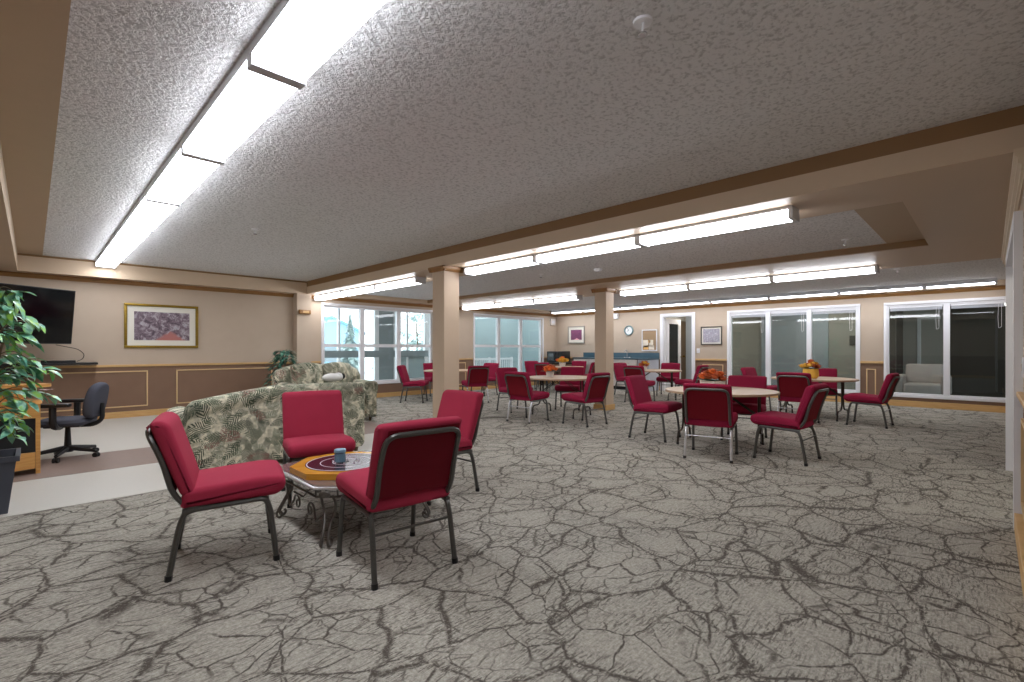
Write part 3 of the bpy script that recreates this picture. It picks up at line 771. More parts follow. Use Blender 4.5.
flushlamp(6.0, -1.2, 'round hall lamp beyond the right doorway', 10) if False else None
b = MB(); b.lathe([(0, -.1), (.16, -.07), (.2, 0), (.2, .0)], (6.0, -1.2, 2.6), 20)
tag(b.build('unseen_flush_lamp', emis('hall_lamp_glow', '#fff6ea', 16)), 'round hall lamp beyond the right doorway', 'lamp')

# ------------------------------------------------------------------ outside
b = MB(); b.box(-20, 60, PY + T, 70, -.3, -.12); st(b.build('ground', M['snow']), 'snow covered ground outside')
b = MB(); b.box(3.5, 14.2, PY + T, 13.5, -.12, -.02); st(b.build('floor_porch', M['concrete']), 'porch floor outside the windows')
b = MB(); b.box(9.35, 14.2, 13.5, 13.6, -.1, 3.2); b.box(14.1, 14.2, PY + T, 13.5, -.1, 3.2)
st(b.build('wall_porch', M['porchwall']), 'pale porch wall beyond the second window')
b = MB(); b.box(3.5, 9.3, PY + T, 13.5, 2.62, 2.72); st(b.build('ceiling_porch', M['white']), 'porch roof outside the first window')
r = win_root('window_5', 'outer porch glazing beyond the first window')
for x, w in ((4.4, .05), (5.3, .03), (6.2, .03), (7.38, .07), (8.03, .06), (8.46, .03), (9.2, .08)):
    b = MB(); b.box(x - w, x + w, 13.15, 13.25, 0, 2.62); b.build('post', M['white'], r)
b = MB(); b.box(4.3, 9.25, 13.14, 13.26, 1.0, 1.2); b.box(4.3, 9.25, 13.14, 13.26, -.02, .1); b.box(4.3, 9.25, 13.14, 13.26, 2.5, 2.62); b.build('rail', M['porchpanel'], r)
b = MB(); b.box(7.45, 7.97, 13.17, 13.24, .1, 2.5); b.build('solid_panel', M['porchpanel'], r)
b = MB(); b.box(8.06, 9.15, 13.18, 13.23, .1, 1.0); b.build('lower_panel', M['porchwall'], r)
# white porch railing beyond the second window
r = thing('railing', 'white porch railing beyond the second window', 'railing', (11.2, 12.9, 0))
b = MB(); b.box(-1.75, 1.75, -.03, .03, .85, .92); b.build('top_rail', M['white'], r)
b = MB(); b.box(-1.75, 1.75, -.02, .02, .2, .25); b.build('bottom_rail', M['white'], r)
for x in (-1.7, -.6, .55, 1.7):
    b = MB(); b.box(x - .035, x + .035, -.035, .035, -.02, .95); b.build('post', M['white'], r)
b = MB()
for k in range(34): 
    x = -1.62 + k * .098
    b.box(x - .012, x + .012, -.012, .012, .25, .85)
b.build('balusters', M['white'], r)
b = MB(); b.lathe([(0, 0), (.13, 0), (.16, .3), (.15, .3), (.125, .02), (0, .02)], (7.35, 11.62, -.02), 20)
tag(b.build('bucket', M['cabwhite']), 'white bucket on the porch floor outside the first window', 'bucket')
# house
r = thing('house', 'pale blue house with a pitched roof beyond the first window', 'house', (19.5, 45, -.12))
b = MB(); b.prism([(-3, 0), (3, 0), (3, 2.9), (0, 4.2), (-3, 2.9)], lambda u, v, a: Vector((u, a, v)), -2, 2); b.build('wall', M['blueh'], r)
b = MB(); b.prism([(-3.3, 2.75), (0, 4.2), (3.3, 2.75), (3.3, 2.95), (0, 4.42), (-3.3, 2.95)], lambda u, v, a: Vector((u, a, v)), -2.3, 2.2); b.build('roof', M['roof'], r)
b = MB(); b.box(-1.8, 1.8, -2.05, -2, .2, 1.5); b.build('garage_door', M['porchpanel'], r)
def spruce(loc, h, rad, label, sd):
    random.seed(sd)
    r = thing('spruce_tree', label, 'tree', loc)
    b = MB(); b.tube([(0, 0, 0), (0, 0, h * .96)], [rad * .07, .01], 8); b.build('trunk', M['stem'], r)
    b = MB(); n = 300
    for i in range(n):
        t = (i / n) ** .8
        z = h * (.08 + .92 * t); rr = rad * (1 - t) * random.uniform(.55, 1.05) + .03; a = i * 2.4 + random.random()
        d = Vector((math.cos(a), math.sin(a), -.25))
        b.leaf((0.1 * rr * d.x, .1 * rr * d.y, z), d, (0, 0, 1), rr, .28 * rr + .1, .1, .2)
    b.build('foliage', M['spruce'], r)
spruce((12.4, 25, -.12), 3.35, .95, 'pointed frosted spruce outside the left pane of the first window', 1)
spruce((14.9, 26, -.12), 3.0, .9, 'frosted spruce partly behind the grey porch panel', 2)
def shrubtree(loc, h, rad, label, sd):
    random.seed(sd)
    r = thing('frosted_tree', label, 'tree', loc)
    b = MB(); b.tube([(0, 0, 0), (.05, 0, h * .5), (0, .05, h * .9)], [.09, .06, .02], 8); b.build('trunk', M['stem'], r)
    b = MB()
    for i in range(420):
        d = Vector((random.gauss(0, 1), random.gauss(0, 1), random.gauss(0, 1))).normalized()
        q = random.uniform(.3, 1) ** .5
        p = Vector((d.x * rad * q, d.y * rad * q, h * .58 + d.z * h * .42 * q))
        b.leaf(p, d + Vector((0, 0, -.3)), (0, 0, 1), .34, .2, .1, .2)
    b.build('foliage', M['spruce'], r)
shrubtree((16.4, 24.5, -.12), 3.6, 1.5, 'broad frosted tree outside the right pane of the first window', 3)
shrubtree((19.8, 26.5, -.12), 3.8, 1.6, 'broad frosted tree farthest along outside the first window', 4)
shrubtree((10.6, 27.5, -.12), 1.6, 1.2, 'low frosted bush in front of the blue house', 5)

# ------------------------------------------------------------------ ceiling lights
ORD = ['first', 'second', 'third', 'fourth', 'fifth', 'sixth', 'seventh', 'eighth', 'ninth', 'tenth']
def light(x, ya, yb, zt, w, h, label, group, hd=.03):
    L = yb - ya
    r = thing('ceiling_light', label, 'ceiling light', (x, (ya + yb) / 2, zt), 0, group)
    b = MB(); b.box(-w / 2 - .004, w / 2 + .004, -L / 2 + .004, L / 2 - .004, -hd, 0); b.build('housing', M['housing'], r)
    b = MB(); b.prism(rpoly([(-w / 2, -hd), (-w / 2, -h), (w / 2, -h), (w / 2, -hd)], [.001, .018, .018, .001], 3), XZ, -L / 2 + .036, L / 2 - .036); b.build('diffuser', M['light'], r)
    for s in (-1, 1):
        b = MB(); b.box(-w / 2 - .004, w / 2 + .004, s * (L / 2 - .018) - .018, s * (L / 2 - .018) + .018, -h - .010, -hd); b.build('end_cap', M['housing'], r)
main = [10.84, 9.78, 8.7, 7.18, 5.66, 4.14, 2.62, 1.1, -.42]
for i in range(len(main) - 1):
    light(.90, main[i + 1], main[i], ZC, .26, .10, 'flat lit ceiling light, %s from the picture wall in the sitting area row' % ORD[i], 'long row of lights over the sitting area', .055)
def row(x, ys, zt, w, h, what, group, hd=.03):
    for i in range(len(ys) - 1):
        light(x, ys[i], ys[i + 1], zt, w, h, what % ORD[i], group, hd)
row(4.72, [1.2, 2.7, 4.2, 5.64], ZS, .2, .1, 'lit tube light under the near beam, %s from the right wall', 'lights under the near beam')
row(4.72, [6.92, 8.32, 9.72, 11.1], ZS, .2, .1, 'lit tube light under the near beam, %s beyond the first column', 'lights under the near beam')
row(8.87, [1.17, 2.6, 4.05, 5.55], ZS, .2, .1, 'lit tube light under the wide beam, %s from the right wall', 'lights under the wide beam')
row(8.87, [6.65, 8.0, 9.4, 10.8], ZS, .2, .1, 'lit tube light under the wide beam, %s beyond the second column', 'lights under the wide beam')
row(12.85, [-.1, .94, 2.39, 3.84, 5.27, 6.67, 8.03, 9.49, 10.8], 2.585, .2, .1, 'lit tube light before the far wall, %s from the right wall', 'row of lights before the far wall', .08)

# sprinklers and detectors
def sprinkler(x, y, z, label, s=1.0):
    r = thing('sprinkler', label, 'sprinkler', (x, y, z), 0.6)
    b = MB(); b.lathe([(0, 0), (.045 * s, 0), (.042 * s, -.01 * s), (.02 * s, -.016 * s), (0, -.016 * s)], (0, 0, 0), 20); b.build('escutcheon', M['white'], r)
    b = MB(); b.tube([(-.01 * s, 0, -.012 * s), (-.018 * s, 0, -.035 * s), (-.008 * s, 0, -.06 * s)], .005 * s, 6, .01); b.tube([(.01 * s, 0, -.012 * s), (.018 * s, 0, -.035 * s), (.008 * s, 0, -.06 * s)], .005 * s, 6, .01)
    b.build('frame_arms', M['white'], r)
    b = MB(); b.lathe([(0, -.058 * s), (.02 * s, -.058 * s), (.022 * s, -.066 * s), (0, -.066 * s)], (0, 0, 0), 14); b.build('deflector', M['chrome'], r)
sprinkler(2.0, 1.14, ZC, 'white sprinkler head on the textured ceiling overhead')
sprinkler(2.0, 6.6, ZC, 'white sprinkler head on the ceiling over the sofas')
sprinkler(7.0, 1.25, 2.585, 'white sprinkler head at the right end of the middle ceiling')
sprinkler(6.39, 5.65, 2.585, 'white sprinkler head on the middle ceiling beside the first column')
sprinkler(10.2, 1.1, 2.585, 'white sprinkler head on the ceiling before the far windows')
r = thing('smoke_detector', 'round white smoke detector on the middle ceiling', 'smoke detector', (6.66, 4.62, 2.585))
b = MB(); b.lathe([(0, 0), (.07, 0), (.07, -.02), (.05, -.04), (0, -.042)], (0, 0, 0), 24); b.build('body', M['white'], r)
b = MB(); b.lathe([(0, -.04), (.015, -.042), (.014, -.05), (0, -.05)], (0, 0, 0), 12); b.build('test_button', M['palegrey'], r)

# ------------------------------------------------------------------ banquet chairs
def make_chair(label, cush, back, group, rear_leg=None):
    r = thing('banquet_chair', label, 'chair', (0, 0, 0), 0, group)
    # seat: thick waterfall cushion
    ol = rpoly([(-.215, .375), (.27, .386), (.318, .43), (.305, .494), (.2, .507), (-.2, .478)], [.03, .05, .05, .045, .09, .035], 4)
    b = MB(); b.puff(ol, XZ, -.258, .258, .036, 5, .006); b.build('seat', cush, r)
    # backrest cushion, slightly bowed
    ol = rpoly([(-.205, .44), (-.135, .445), (-.185, .62), (-.255, .842), (-.30, .868), (-.352, .855), (-.285, .66)], [.03, .03, .3, .05, .04, .03, .3], 4)
    b = MB(); b.puff(ol, XZ, -.252, .252, .028, 5, .004); b.build('backrest', cush, r)
    # flat upholstered back panel with its pressed square
    b = MB(); nx, nz = Vector((-.92, 0, -.39)), None
    def bk(y, s, o):
        p0 = Vector((-.225, 0, .46)); p1 = Vector((-.352, 0, .835))
        d = (p1 - p0); nrm = Vector((-d.z, 0, d.x)).normalized()
        p = p0 + d * s + nrm * o + nrm * (.012 * math.sin(PI * s) * -1)
        return Vector((p.x, y, p.z))
    n = 8
    for i in range(n):
        s0, s1 = i / n, (i + 1) / n
        b.quad(bk(-.215, s0, .012), bk(.215, s0, .012), bk(.215, s1, .012), bk(-.215, s1, .012))
    for (ya, yb, sa, sb) in ((-.07, .07, .36, .37), (-.07, .07, .60, .61), (-.07, -.064, .36, .61), (.064, .07, .36, .61), (-.05, .05, .48, .486)):
        b.quad(bk(ya, sa, .0145), bk(yb, sa, .0145), bk(yb, sb, .0145), bk(ya, sb, .0145))
    b.build('back_panel', back, r, recalc=False)
    # back frame: an upside down U tube running down into the side rails
    P = []
    for s in (-1, 1):
        q = [Vector((-.05, s * .228, .372)), Vector((-.17, s * .228, .372)), bk(s * .228, .02, .02), bk(s * .228, .5, .014), bk(s * .222, .93, .018)]
        P.append(q)
    path = P[0] + list(reversed(P[1]))
    b = MB(); b.tube(path, .015, 8, .07); b.build('back_frame', M['steel'], r)
    for s in (-1, 1):
        b = MB(); b.tube([(-.2, s * .236, .362), (.17, s * .236, .374)], .0155, 8); b.build('side_rail', M['steel'], r)
        b = MB(); b.tube([(.15, s * .236, .374), (.205, s * .238, .372), (.23, s * .240, .30), (.262, s * .245, .012)], .0155, 8, .05)
        f = b.build('leg', M['steel'], r)
        g = MB(); g.tube([(.2605, s * .245, .03), (.2632, s * .245, .0)], .0185, 8); g.build('foot_cap', M['black'], f)
        b = MB(); b.tube([(-.14, s * .236, .364), (-.19, s * .237, .352), (-.215, s * .238, .28), (-.262, s * .245, .012)], .0155, 8, .05)
        f = b.build('leg', rear_leg or M['steel'], r)
        if rear_leg: f['label'] = 'chrome rear leg'
        g = MB(); g.tube([(-.2605, s * .245, .03), (-.2632, s * .245, .0)], .0185, 8); g.build('foot_cap', M['black'], f)
    b = MB(); b.tube([(-.222, -.238, .262), (-.222, .238, .262)], .008, 8); f = b.build('stretcher', rear_leg or M['steel'], r)
    if rear_leg: f['label'] = 'chrome stretcher'
    b = MB(); b.tube([(.19, -.236, .366), (.19, .236, .366)], .009, 8); b.build('front_rail', M['steel'], r)
    return r
G1 = 'red chairs around the low game table'; G2 = 'crimson chairs around the dining tables'
D = math.radians
red0 = make_chair('red upholstered chair left of the low game table, turned side-on', M['red'], M['redback'], G1)
red0.location = (.834, 3.299, 0); red0.rotation_euler = (0, 0, D(-14.8))
dup(red0, (1.737, 4.098, 0), D(-104.6), 'red upholstered chair standing against the near sofa back, facing the game table')
dup(red0, (1.529, 2.501, 0), D(84.2), 'red upholstered chair with its framed back to the viewer at the game table')
dup(red0, (2.50, 3.43, 0), D(181.3), 'red upholstered chair right of the game table, partly behind another chair')
cr0 = make_chair('crimson chair with chrome rear legs, back turned, at the nearest dining table', M['maroon'], M['maroonback'], G2, M['chrome'])
cr0.location = (5.596, 2.303, 0); cr0.rotation_euler = (0, 0, D(14))
cr1 = make_chair('crimson chair left of the nearest dining table, turned side-on', M['maroon'], M['maroonback'], G2)
cr1.location = (6.219, 3.357, 0); cr1.rotation_euler = (0, 0, D(-86.2))
dup(cr1, (6.085, 1.642, 0), D(87.8), 'crimson chair right of the nearest dining table, seen from its side and back')
dup(cr1, (6.99, 2.42, 0), 3.34, 'crimson chair on the far side of the nearest dining table')
dup(cr0, (9.12, 2.29, 0), D(1), 'crimson chair with chrome rear legs, back turned, at the table with yellow basket')
dup(cr1, (10.9, 2.33, 0), 3.33, 'crimson chair behind the yellow basket, before the three pane window')
dup(cr1, (9.716, 1.398, 0), D(87.6), 'crimson chair on the right by the narrow wall panel moulding')
dup(cr1, (10.65, 3.32, 0), D(-96), 'crimson chair behind the nearest table, before the left inner pane')
dup(cr1, (11.5, 7.0, 0), D(-100), 'crimson chair just right of the second column by the counter')
dup(cr1, (10.13, 5.85, 0), D(2), 'crimson chair with its back turned at the table before the counter')
dup(cr1, (12.14, 6.15, 0), 3.40, 'crimson chair in front of the far doorway')
dup(cr1, (11.34, 5.17, 0), D(92), 'crimson chair seen edge-on below the pencil street picture')
dup(cr0, (6.10, 5.70, 0), D(3.8), 'crimson chair with its back turned, nearest at the table with orange flowers')
dup(cr1, (6.88, 6.80, 0), D(-102), 'crimson chair left of the orange flower table, facing right')
dup(cr1, (6.52, 4.79, 0), D(86), 'crimson chair right of the orange flower table, before the second column')
dup(cr1, (7.98, 6.25, 0), 3.6, 'crimson chair on the far side of the orange flower table')
dup(cr1, (11.6, 8.45, 0), 1.72, 'crimson chair edge-on just left of the second column')
dup(cr1, (11.35, 10.22, 0), 4.49, 'crimson chair facing sideways before the second outside window')
dup(cr1, (10.55, 9.05, 0), .07, 'dark backed crimson chair behind the orange flowers')
dup(cr1, (12.2, 9.35, 0), 3.3, 'crimson chair beside the microwave, facing the viewer')
dup(cr1, (6.38, 9.64, 0), D(-46), 'crimson chair left of the first column, turned side-on')
dup(cr1, (7.72, 10.62, 0), 4.43, 'crimson chair half behind the first column below the window')
dup(cr0, (7.40, 8.62, 0), D(66), 'dark backed crimson chair right of the first column')
dup(cr1, (8.65, 9.7, 0), 3.26, 'crimson chair below the second outside window, behind the dark backed one')

# ------------------------------------------------------------------ round folding tables
G3 = 'round folding dining tables'
def make_table(label):
    r = thing('round_table', label, 'table', (0, 0, 0), 0, G3)
    R_ = .685; z = .715
    b = MB(); b.lathe([(0, z - .02), (R_ - .012, z - .02), (R_ - .012, z), (0, z)], (0, 0, 0), 64); b.build('tabletop', M['laminate'], r)
    b = MB(); b.lathe([(R_ - .012, z - .028), (R_, z - .026), (R_, z - .002), (R_ - .012, z + .001)], (0, 0, 0), 64, None, True); b.build('edge_band', M['laminate_edge'], r)
    for s in (-1, 1):
        b = MB(); x = s * .46
        for q in (-1, 1):
            b.tube([(x, q * .045, z - .02), (x, q * .045, .24), (x + s * .0, q * .10, .17), (x, q * .28, .165), (x, q * .30, .012)], .0135, 8, .06)
        b.box(x - .02, x + .02, -.26, .26, z - .045, z - .02)
        f = b.build('leg', M['tleg'], r)
        for q in (-1, 1):
            g = MB(); g.tube([(x, q * .30, .03), (x, q * .30, 0)], .018, 8); g.build('foot_cap', M['black'], f)
        b = MB()
        for q in (-1, 1): b.tube([(x, q * .04, .40), (s * .05, q * .04, z - .03)], .008, 6)
        b.build('brace', M['tleg'], r)
    return r
tb = make_table('round laminate table nearest the viewer, set with orange flowers in a white box')
tb.location = (6.36, 2.5, 0); tb.rotation_euler = (0, 0, D(100))
TP = {'T1': (6.36, 2.5)}
for k, x, y, a, lab in (('T2', 10.15, 2.3, 85, 'round laminate table with the yellow basket before the three pane window'),
                        ('T3', 11.15, 6.05, 100, 'round laminate table in front of the counter and far doorway'),
                        ('T4', 7.12, 5.78, 95, 'round laminate table with orange flowers between the two columns'),
                        ('T5', 11.35, 9.22, 60, 'round laminate table with yellow flowers near the microwave'),
                        ('T6', 7.52, 9.7, 40, 'round laminate table half hidden behind the first column')):
    dup(tb, (x, y, 0), D(a), lab); TP[k] = (x, y)

def arrangement(name, x, y, label, potm, petal, petal2, kind, sd, s=1.0):
    random.seed(sd)
    N_ = 14
    r = thing(name, label, 'flower arrangement', (x, y, .716), sd)
    b = MB()
    if kind == 'box': b.prism(rpoly([(-.075 * s, 0), (.075 * s, 0), (.085 * s, .055 * s), (-.085 * s, .055 * s)], .006, 2), XZ, -.045 * s, .045 * s)
    elif kind == 'basket': b.lathe([(0, 0), (.055 * s, 0), (.075 * s, .05), (.07 * s, .10 * s), (.065 * s, .10 * s), (.068 * s, .05), (.05 * s, .01), (0, .01)], (0, 0, 0), 24)
    else: b.lathe([(0, 0), (.038 * s, 0), (.05 * s, .06 * s), (.046 * s, .06 * s), (.034 * s, .01), (0, .01)], (0, 0, 0), 24)
    b.build('pot', potm, r)
    hz = s * (.10 if kind == 'basket' else .055 if kind == 'box' else .06)
    for i in range(N_):
        a = i * 2.4; q = (i / N_) ** .5
        c = Vector((math.cos(a) * .10 * q * s * (.85 if kind == 'box' else .8), math.sin(a) * .07 * q * s, hz + (.02 + .045 * (1 - q)) * s + random.uniform(-.01, .015) * s))
        b = MB()
        for k in range(9):
            an = k * 2 * PI / 9 + random.random() * .3
            b.leaf(c, (math.cos(an), math.sin(an), .6 - .25 * (k % 3)), (0, 0, 1), .046 * s, .03 * s, .2, .2)
        b.blob(c, .026 * s, .026 * s, .021 * s, 2, .16)
        b.build('flower', petal if i % 3 else petal2, r)
    b = MB()
    for i in range(16):
        an = i * 2.4
        b.leaf((0, 0, hz - .02), (math.cos(an), math.sin(an), .45), (0, 0, 1), .11 * s, .03 * s, .2, .3)
    b.build('leaves', M['ficus2'], r)
arrangement('flower_box', 6.55, 2.68, 'orange flowers in a white box on the nearest dining table', M['potwhite'], M['orange'], M['rust'], 'box', 1, 1.9)
arrangement('flower_basket', 10.05, 2.32, 'yellow basket of autumn leaves on the table before the three pane window', M['potyellow'], M['yellow'], M['rust'], 'basket', 2, 1.75)
arrangement('flower_pot', 11.1, 6.28, 'pale pot of rust flowers on the table before the counter', M['potwhite'], M['rust'], M['yellow'], 'pot', 3, 1.6)
arrangement('flower_pot', 7.05, 6.0, 'orange flowers in a white pot on the table between the columns', M['potwhite'], M['orange'], M['rust'], 'pot', 4, 1.7)
arrangement('flower_pot', 11.35, 9.17, 'yellow flowers on the table near the microwave', M['potwhite'], M['yellow'], M['orange'], 'pot', 5, 2.1)

# ------------------------------------------------------------------ low wrought iron table, game board, jar
r = thing('coffee_table', 'low scrolled iron table carrying the octagonal game board', 'table', (1.69, 3.35, 0))
hw = .425; ck = .10; zt = .385
octo = [(-hw, -hw + ck), (-hw + ck, -hw), (hw - ck, -hw), (hw, -hw + ck), (hw, hw - ck), (hw - ck, hw), (-hw + ck, hw), (-hw, hw - ck)]
b = MB(); b.prism(octo, XY, zt - .03, zt); b.build('tabletop', M['tableglass'], r, smooth=False)
b = MB(); b.tube([(p[0] * 1.01, p[1] * 1.01, zt - .018) for p in octo], .011, 8, closed=True); b.build('rim', M['chrome'], r)
b = MB(); b.tube([(p[0] * .97, p[1] * .97, zt - .075) for p in octo], .008, 8, closed=True)
for p in octo: b.tube([(p[0] * .97, p[1] * .97, zt - .075), (p[0] * .99, p[1] * .99, zt - .02)], .006, 6)
b.build('apron', M['iron'], r)
for sx in (-1, 1):
    for sy in (-1, 1):
        b = MB(); cx, cy = sx * (hw - ck / 2 - .01), sy * (hw - ck / 2 - .01)
        tx, ty = -sy * .7071, sx * .7071; ox, oy = sx * .7071, sy * .7071
        for q in (-1, 1):
            def pt_(o, t, z): return (cx + ox * o + tx * t * q, cy + oy * o + ty * t * q, z)
            b.tube([pt_(.0, .035, zt - .07), pt_(-.035, .045, zt - .12), pt_(-.05, .035, zt - .18), pt_(-.01, .02, .14), pt_(.03, .018, .07), pt_(.045, .022, .035),
                    pt_(.04, .025, .011), pt_(.015, .03, .010), pt_(.0, .03, .035), pt_(.012, .03, .055)], .009, 8, .03)
        leg = b.build('leg', M['iron'], r)
        g = MB(); g.blob((cx + ox * .015, cy + oy * .015, zt - .045), .012, .012, .02, 2, 0, None); g.lathe([(0, 0), (.036, 0), (.036, .006), (.028, .010), (0, .008)], (0, 0, 0), 20,
            Matrix.Translation((cx + ox * .035, cy + oy * .035, zt - .05)) @ Matrix.Rotation(math.atan2(oy, ox), 4, 'Z') @ Matrix.Rotation(PI / 2, 4, 'Y') @ Matrix.Diagonal((.6, 1, 1, 1)))
        g.build('medallion', M['iron'], leg)
for s in (0, 1, 2, 3):
    a = s * PI / 2
    Rm = Matrix.Rotation(a, 4, 'Z')
    b = MB()
    pts = []
    for k in range(26):
        t = k / 25; an = PI * 2.6 * (1 - t)
        pts.append(Vector((hw - .06 + 0, .10 + .02 * t + math.cos(an) * .055 * (.25 + .75 * t), .17 + math.sin(an) * .055 * (.25 + .75 * t))))
    pts2 = [Vector((p.x, -p.y, p.z)) for p in pts]
    b.tube([Rm @ p for p in pts] + [Rm @ Vector((hw - .05, .22, .12)), Rm @ Vector((hw - .07, .30, .18))], .007, 6)
    b.build('scroll', M['iron'], r)
    b = MB(); b.tube([Rm @ p for p in pts2] + [Rm @ Vector((hw - .05, -.22, .12)), Rm @ Vector((hw - .07, -.30, .18))], .007, 6)
    b.build('scroll', M['iron'], r)
r = thing('game_board', 'octagonal varnished game board with dark ringed field on the low table', 'game board', (1.62, 3.33, zt + .001))
ap = .345; hs = .143
oc = [(-ap, -hs), (-hs, -ap), (hs, -ap), (ap, -hs), (ap, hs), (hs, ap), (-hs, ap), (-ap, hs)]
b = MB(); b.prism(oc, XY, 0, .04); b.build('frame', M['board_y'], r, smooth=False)
b = MB(); b.lathe([(0, .0405), (.275, .0405), (.275, .042), (0, .042)], (0, 0, 0), 56); b.build('field', M['board_d'], r)
def ring(rr, w, z=.0425):
    b = MB(); b.lathe([(rr - w, z), (rr + w, z), (rr + w, z + .0008), (rr - w, z + .0008)], (0, 0, 0), 56, None, True); return b
for rr, w in ((.265, .004), (.175, .003), (.09, .003)):
    b = ring(rr, w); b.build('ring_line', M['line'], r)
b = MB(); b.lathe([(0, .0421), (.022, .0421), (.022, .0436), (0, .0436)], (0, 0, 0), 20); b.build('centre_hole', M['black'], r)
for k in range(8):
    a = k * PI / 4 + .2
    b = MB(); b.lathe([(0, .042), (.005, .042), (.005, .055), (0, .056)], (.09 * math.cos(a), .09 * math.sin(a), 0), 8); b.build('peg', M['line'], r)
r = thing('jar', 'clear jar with a blue lid on the game board', 'jar', (1.575, 3.33, zt + .0435))
b = MB(); b.lathe([(0, 0), (.036, 0), (.04, .006), (.04, .07), (.035, .078), (.033, .078), (.037, .068), (.037, .008), (0, .006)], (0, 0, 0), 24); b.build('body', M['jarglass'], r)
b = MB(); b.lathe([(0, .008), (.0355, .009), (.0355, .068), (0, .07)], (0, 0, 0), 20); b.build('counters', M['jarfill'], r)
b = MB(); b.lathe([(0, .076), (.041, .076), (.041, .094), (.038, .097), (0, .097)], (0, 0, 0), 24); b.build('lid', M['jarlid'], r)

# ------------------------------------------------------------------ fern fabric sofas
def sofa(label, loc, rz, L, topf, n_c, ch=.90):
    """faces local +y ; back panel on -y ; length along x"""
    r = thing('sofa', label, 'sofa', loc, rz, 'fern patterned sofas')
    hl = L / 2; fm = M['floral']
    # back: lofted rounded section whose height follows topf(x)
    b = MB(); N = 36; rings = []
    for i in range(N + 1):
        t = i / N; x = -hl + L * t
        e_ = min(t, 1 - t) * L
        k = min(1.0, math.sqrt(max(0.0, 1 - (1 - min(1, e_ / .06)) ** 2)))
        H = topf(x)
        sec = rpoly([(.0, .06), (.0, H - .16), (-.035, H - .1), (-.02, H - .01), (.08, H), (.2, H - .03), (.24, H - .14), (.22, .3), (.22, .06)], [.01, .04, .03, .05, .06, .06, .06, .05, .01], 3)
        cy, cz = .11, H * .5
        rings.append([b.bm.verts.new((x, cy + (p[0] - cy) * (.72 + .28 * k), cz + (p[1] - cz) * (.9 + .1 * k))) for p in sec])
    n = len(rings[0])
    for A, B in zip(rings[:-1], rings[1:]):
        for k in range(n): b.bm.faces.new((A[k], A[(k + 1) % n], B[(k + 1) % n], B[k]))
    b.bm.faces.new(list(reversed(rings[0]))); b.bm.faces.new(rings[-1])
    b.build('backrest', fm, r, angle=70)
    for s in (-1, 1):
        b = MB(); x0 = s * (hl - .1)
        b.puff(rpoly([(x0 - .09, .06), (x0 + .09, .06), (x0 + .09, .42), (x0 + .135, .5), (x0 + .11, .6), (x0, .635), (x0 - .11, .6), (x0 - .12, .5), (x0 - .09, .42)], [.01, .01, .03, .05, .06, .08, .06, .05, .03], 4),
               XZ, .1, .9, .04); b.build('arm', fm, r, angle=70)
    b = MB(); b.box(-hl + .15, hl - .15, .15, .84, .06, .28, bevel=.02); b.build('base', fm, r)
    w = (L - .42) / n_c
    for i in range(n_c):
        xa = -hl + .21 + w * i
        b = MB(); b.puff(rpoly([(.22, .28), (.88, .28), (.9, .44), (.22, .44)], [.04, .05, .06, .04], 4), YZ, xa + .005, xa + w - .005, .05, 4, .01); b.build('seat_cushion', fm, r, angle=70)
        b = MB(); b.puff(rpoly([(.24, .44), (.46, .44), (.38, ch - .10), (.30, ch), (.16, ch - .02)], [.04, .06, .08, .07, .06], 4), YZ, xa + .008, xa + w - .008, .07, 4, .02); b.build('back_cushion', fm, r, angle=70)
    for sx in (-1, 1):
        for y in (.06, .8):
            b = MB(); b.lathe([(0, 0), (.02, 0), (.032, .06), (0, .06)], (sx * (hl - .1), y, 0), 12); b.build('leg', M['doorw'], r)
    return r
def near_top(x):
    t = (x + .93) / 1.86
    return .735 + .125 * min(1, t / .42) ** .8 - .02 * max(0, (t - .8) / .2)
s1 = sofa('fern patterned sofa with its curved back turned, behind the red chairs', (1.98, 5.42, 0), D(2), 1.86, near_top, 2, .70)
def far_top(x): return .88 - .10 * (abs(x) / .73) ** 4
s2 = sofa('fern patterned sofa under the first window, facing the near sofa', (3.58, 8.5, 0), PI + D(-3), 1.47, far_top, 2)
s2.scale = (1, 1, 1.12)
r = thing('plush_cushion', 'white plush cushion with black patches lying on the near sofa top', 'cushion', (2.52, 5.55, .866), .3)
b = MB(); b.blob((0, 0, .045), .125, .08, .05, 3); b.blob((.10, .0, .05), .06, .06, .05, 3); b.build('body', M['plush'], r)
b = MB(); b.blob((.14, -.035, .055), .028, .03, .035, 2); b.build('patch', M['blackpatch'], r)
b = MB(); b.blob((.13, .045, .06), .03, .03, .035, 2); b.build('patch', M['blackpatch'], r)

# ------------------------------------------------------------------ plants
def plant(name, label, loc, pot, foliage, seed_, mat, potm, flower=None):
    random.seed(seed_)
    r = thing(name, label, 'plant', loc)
    pot(r)
    stems = MB(); lv = MB()
    foliage(stems, lv)
    stems.build('stem', M['stem'], r); lv.build('foliage', mat, r, recalc=False)
    return r
def pot1(r):
    b = MB()
    def sq(h, z): return [b.bm.verts.new((sx * h, sy * h, z)) for sx, sy in ((-1, -1), (1, -1), (1, 1), (-1, 1))]
    R_ = [sq(.15, 0), sq(.195, .40), sq(.215, .40), sq(.215, .44), sq(.19, .44), sq(.18, .38)]
    for A, B in zip(R_[:-1], R_[1:]):
        for k in range(4): b.bm.faces.new((A[k], A[(k + 1) % 4], B[(k + 1) % 4], B[k]))
    b.bm.faces.new(list(reversed(R_[0]))); b.bm.faces.new(R_[-1])
    b.build('planter', M['planter'], r, smooth=False)
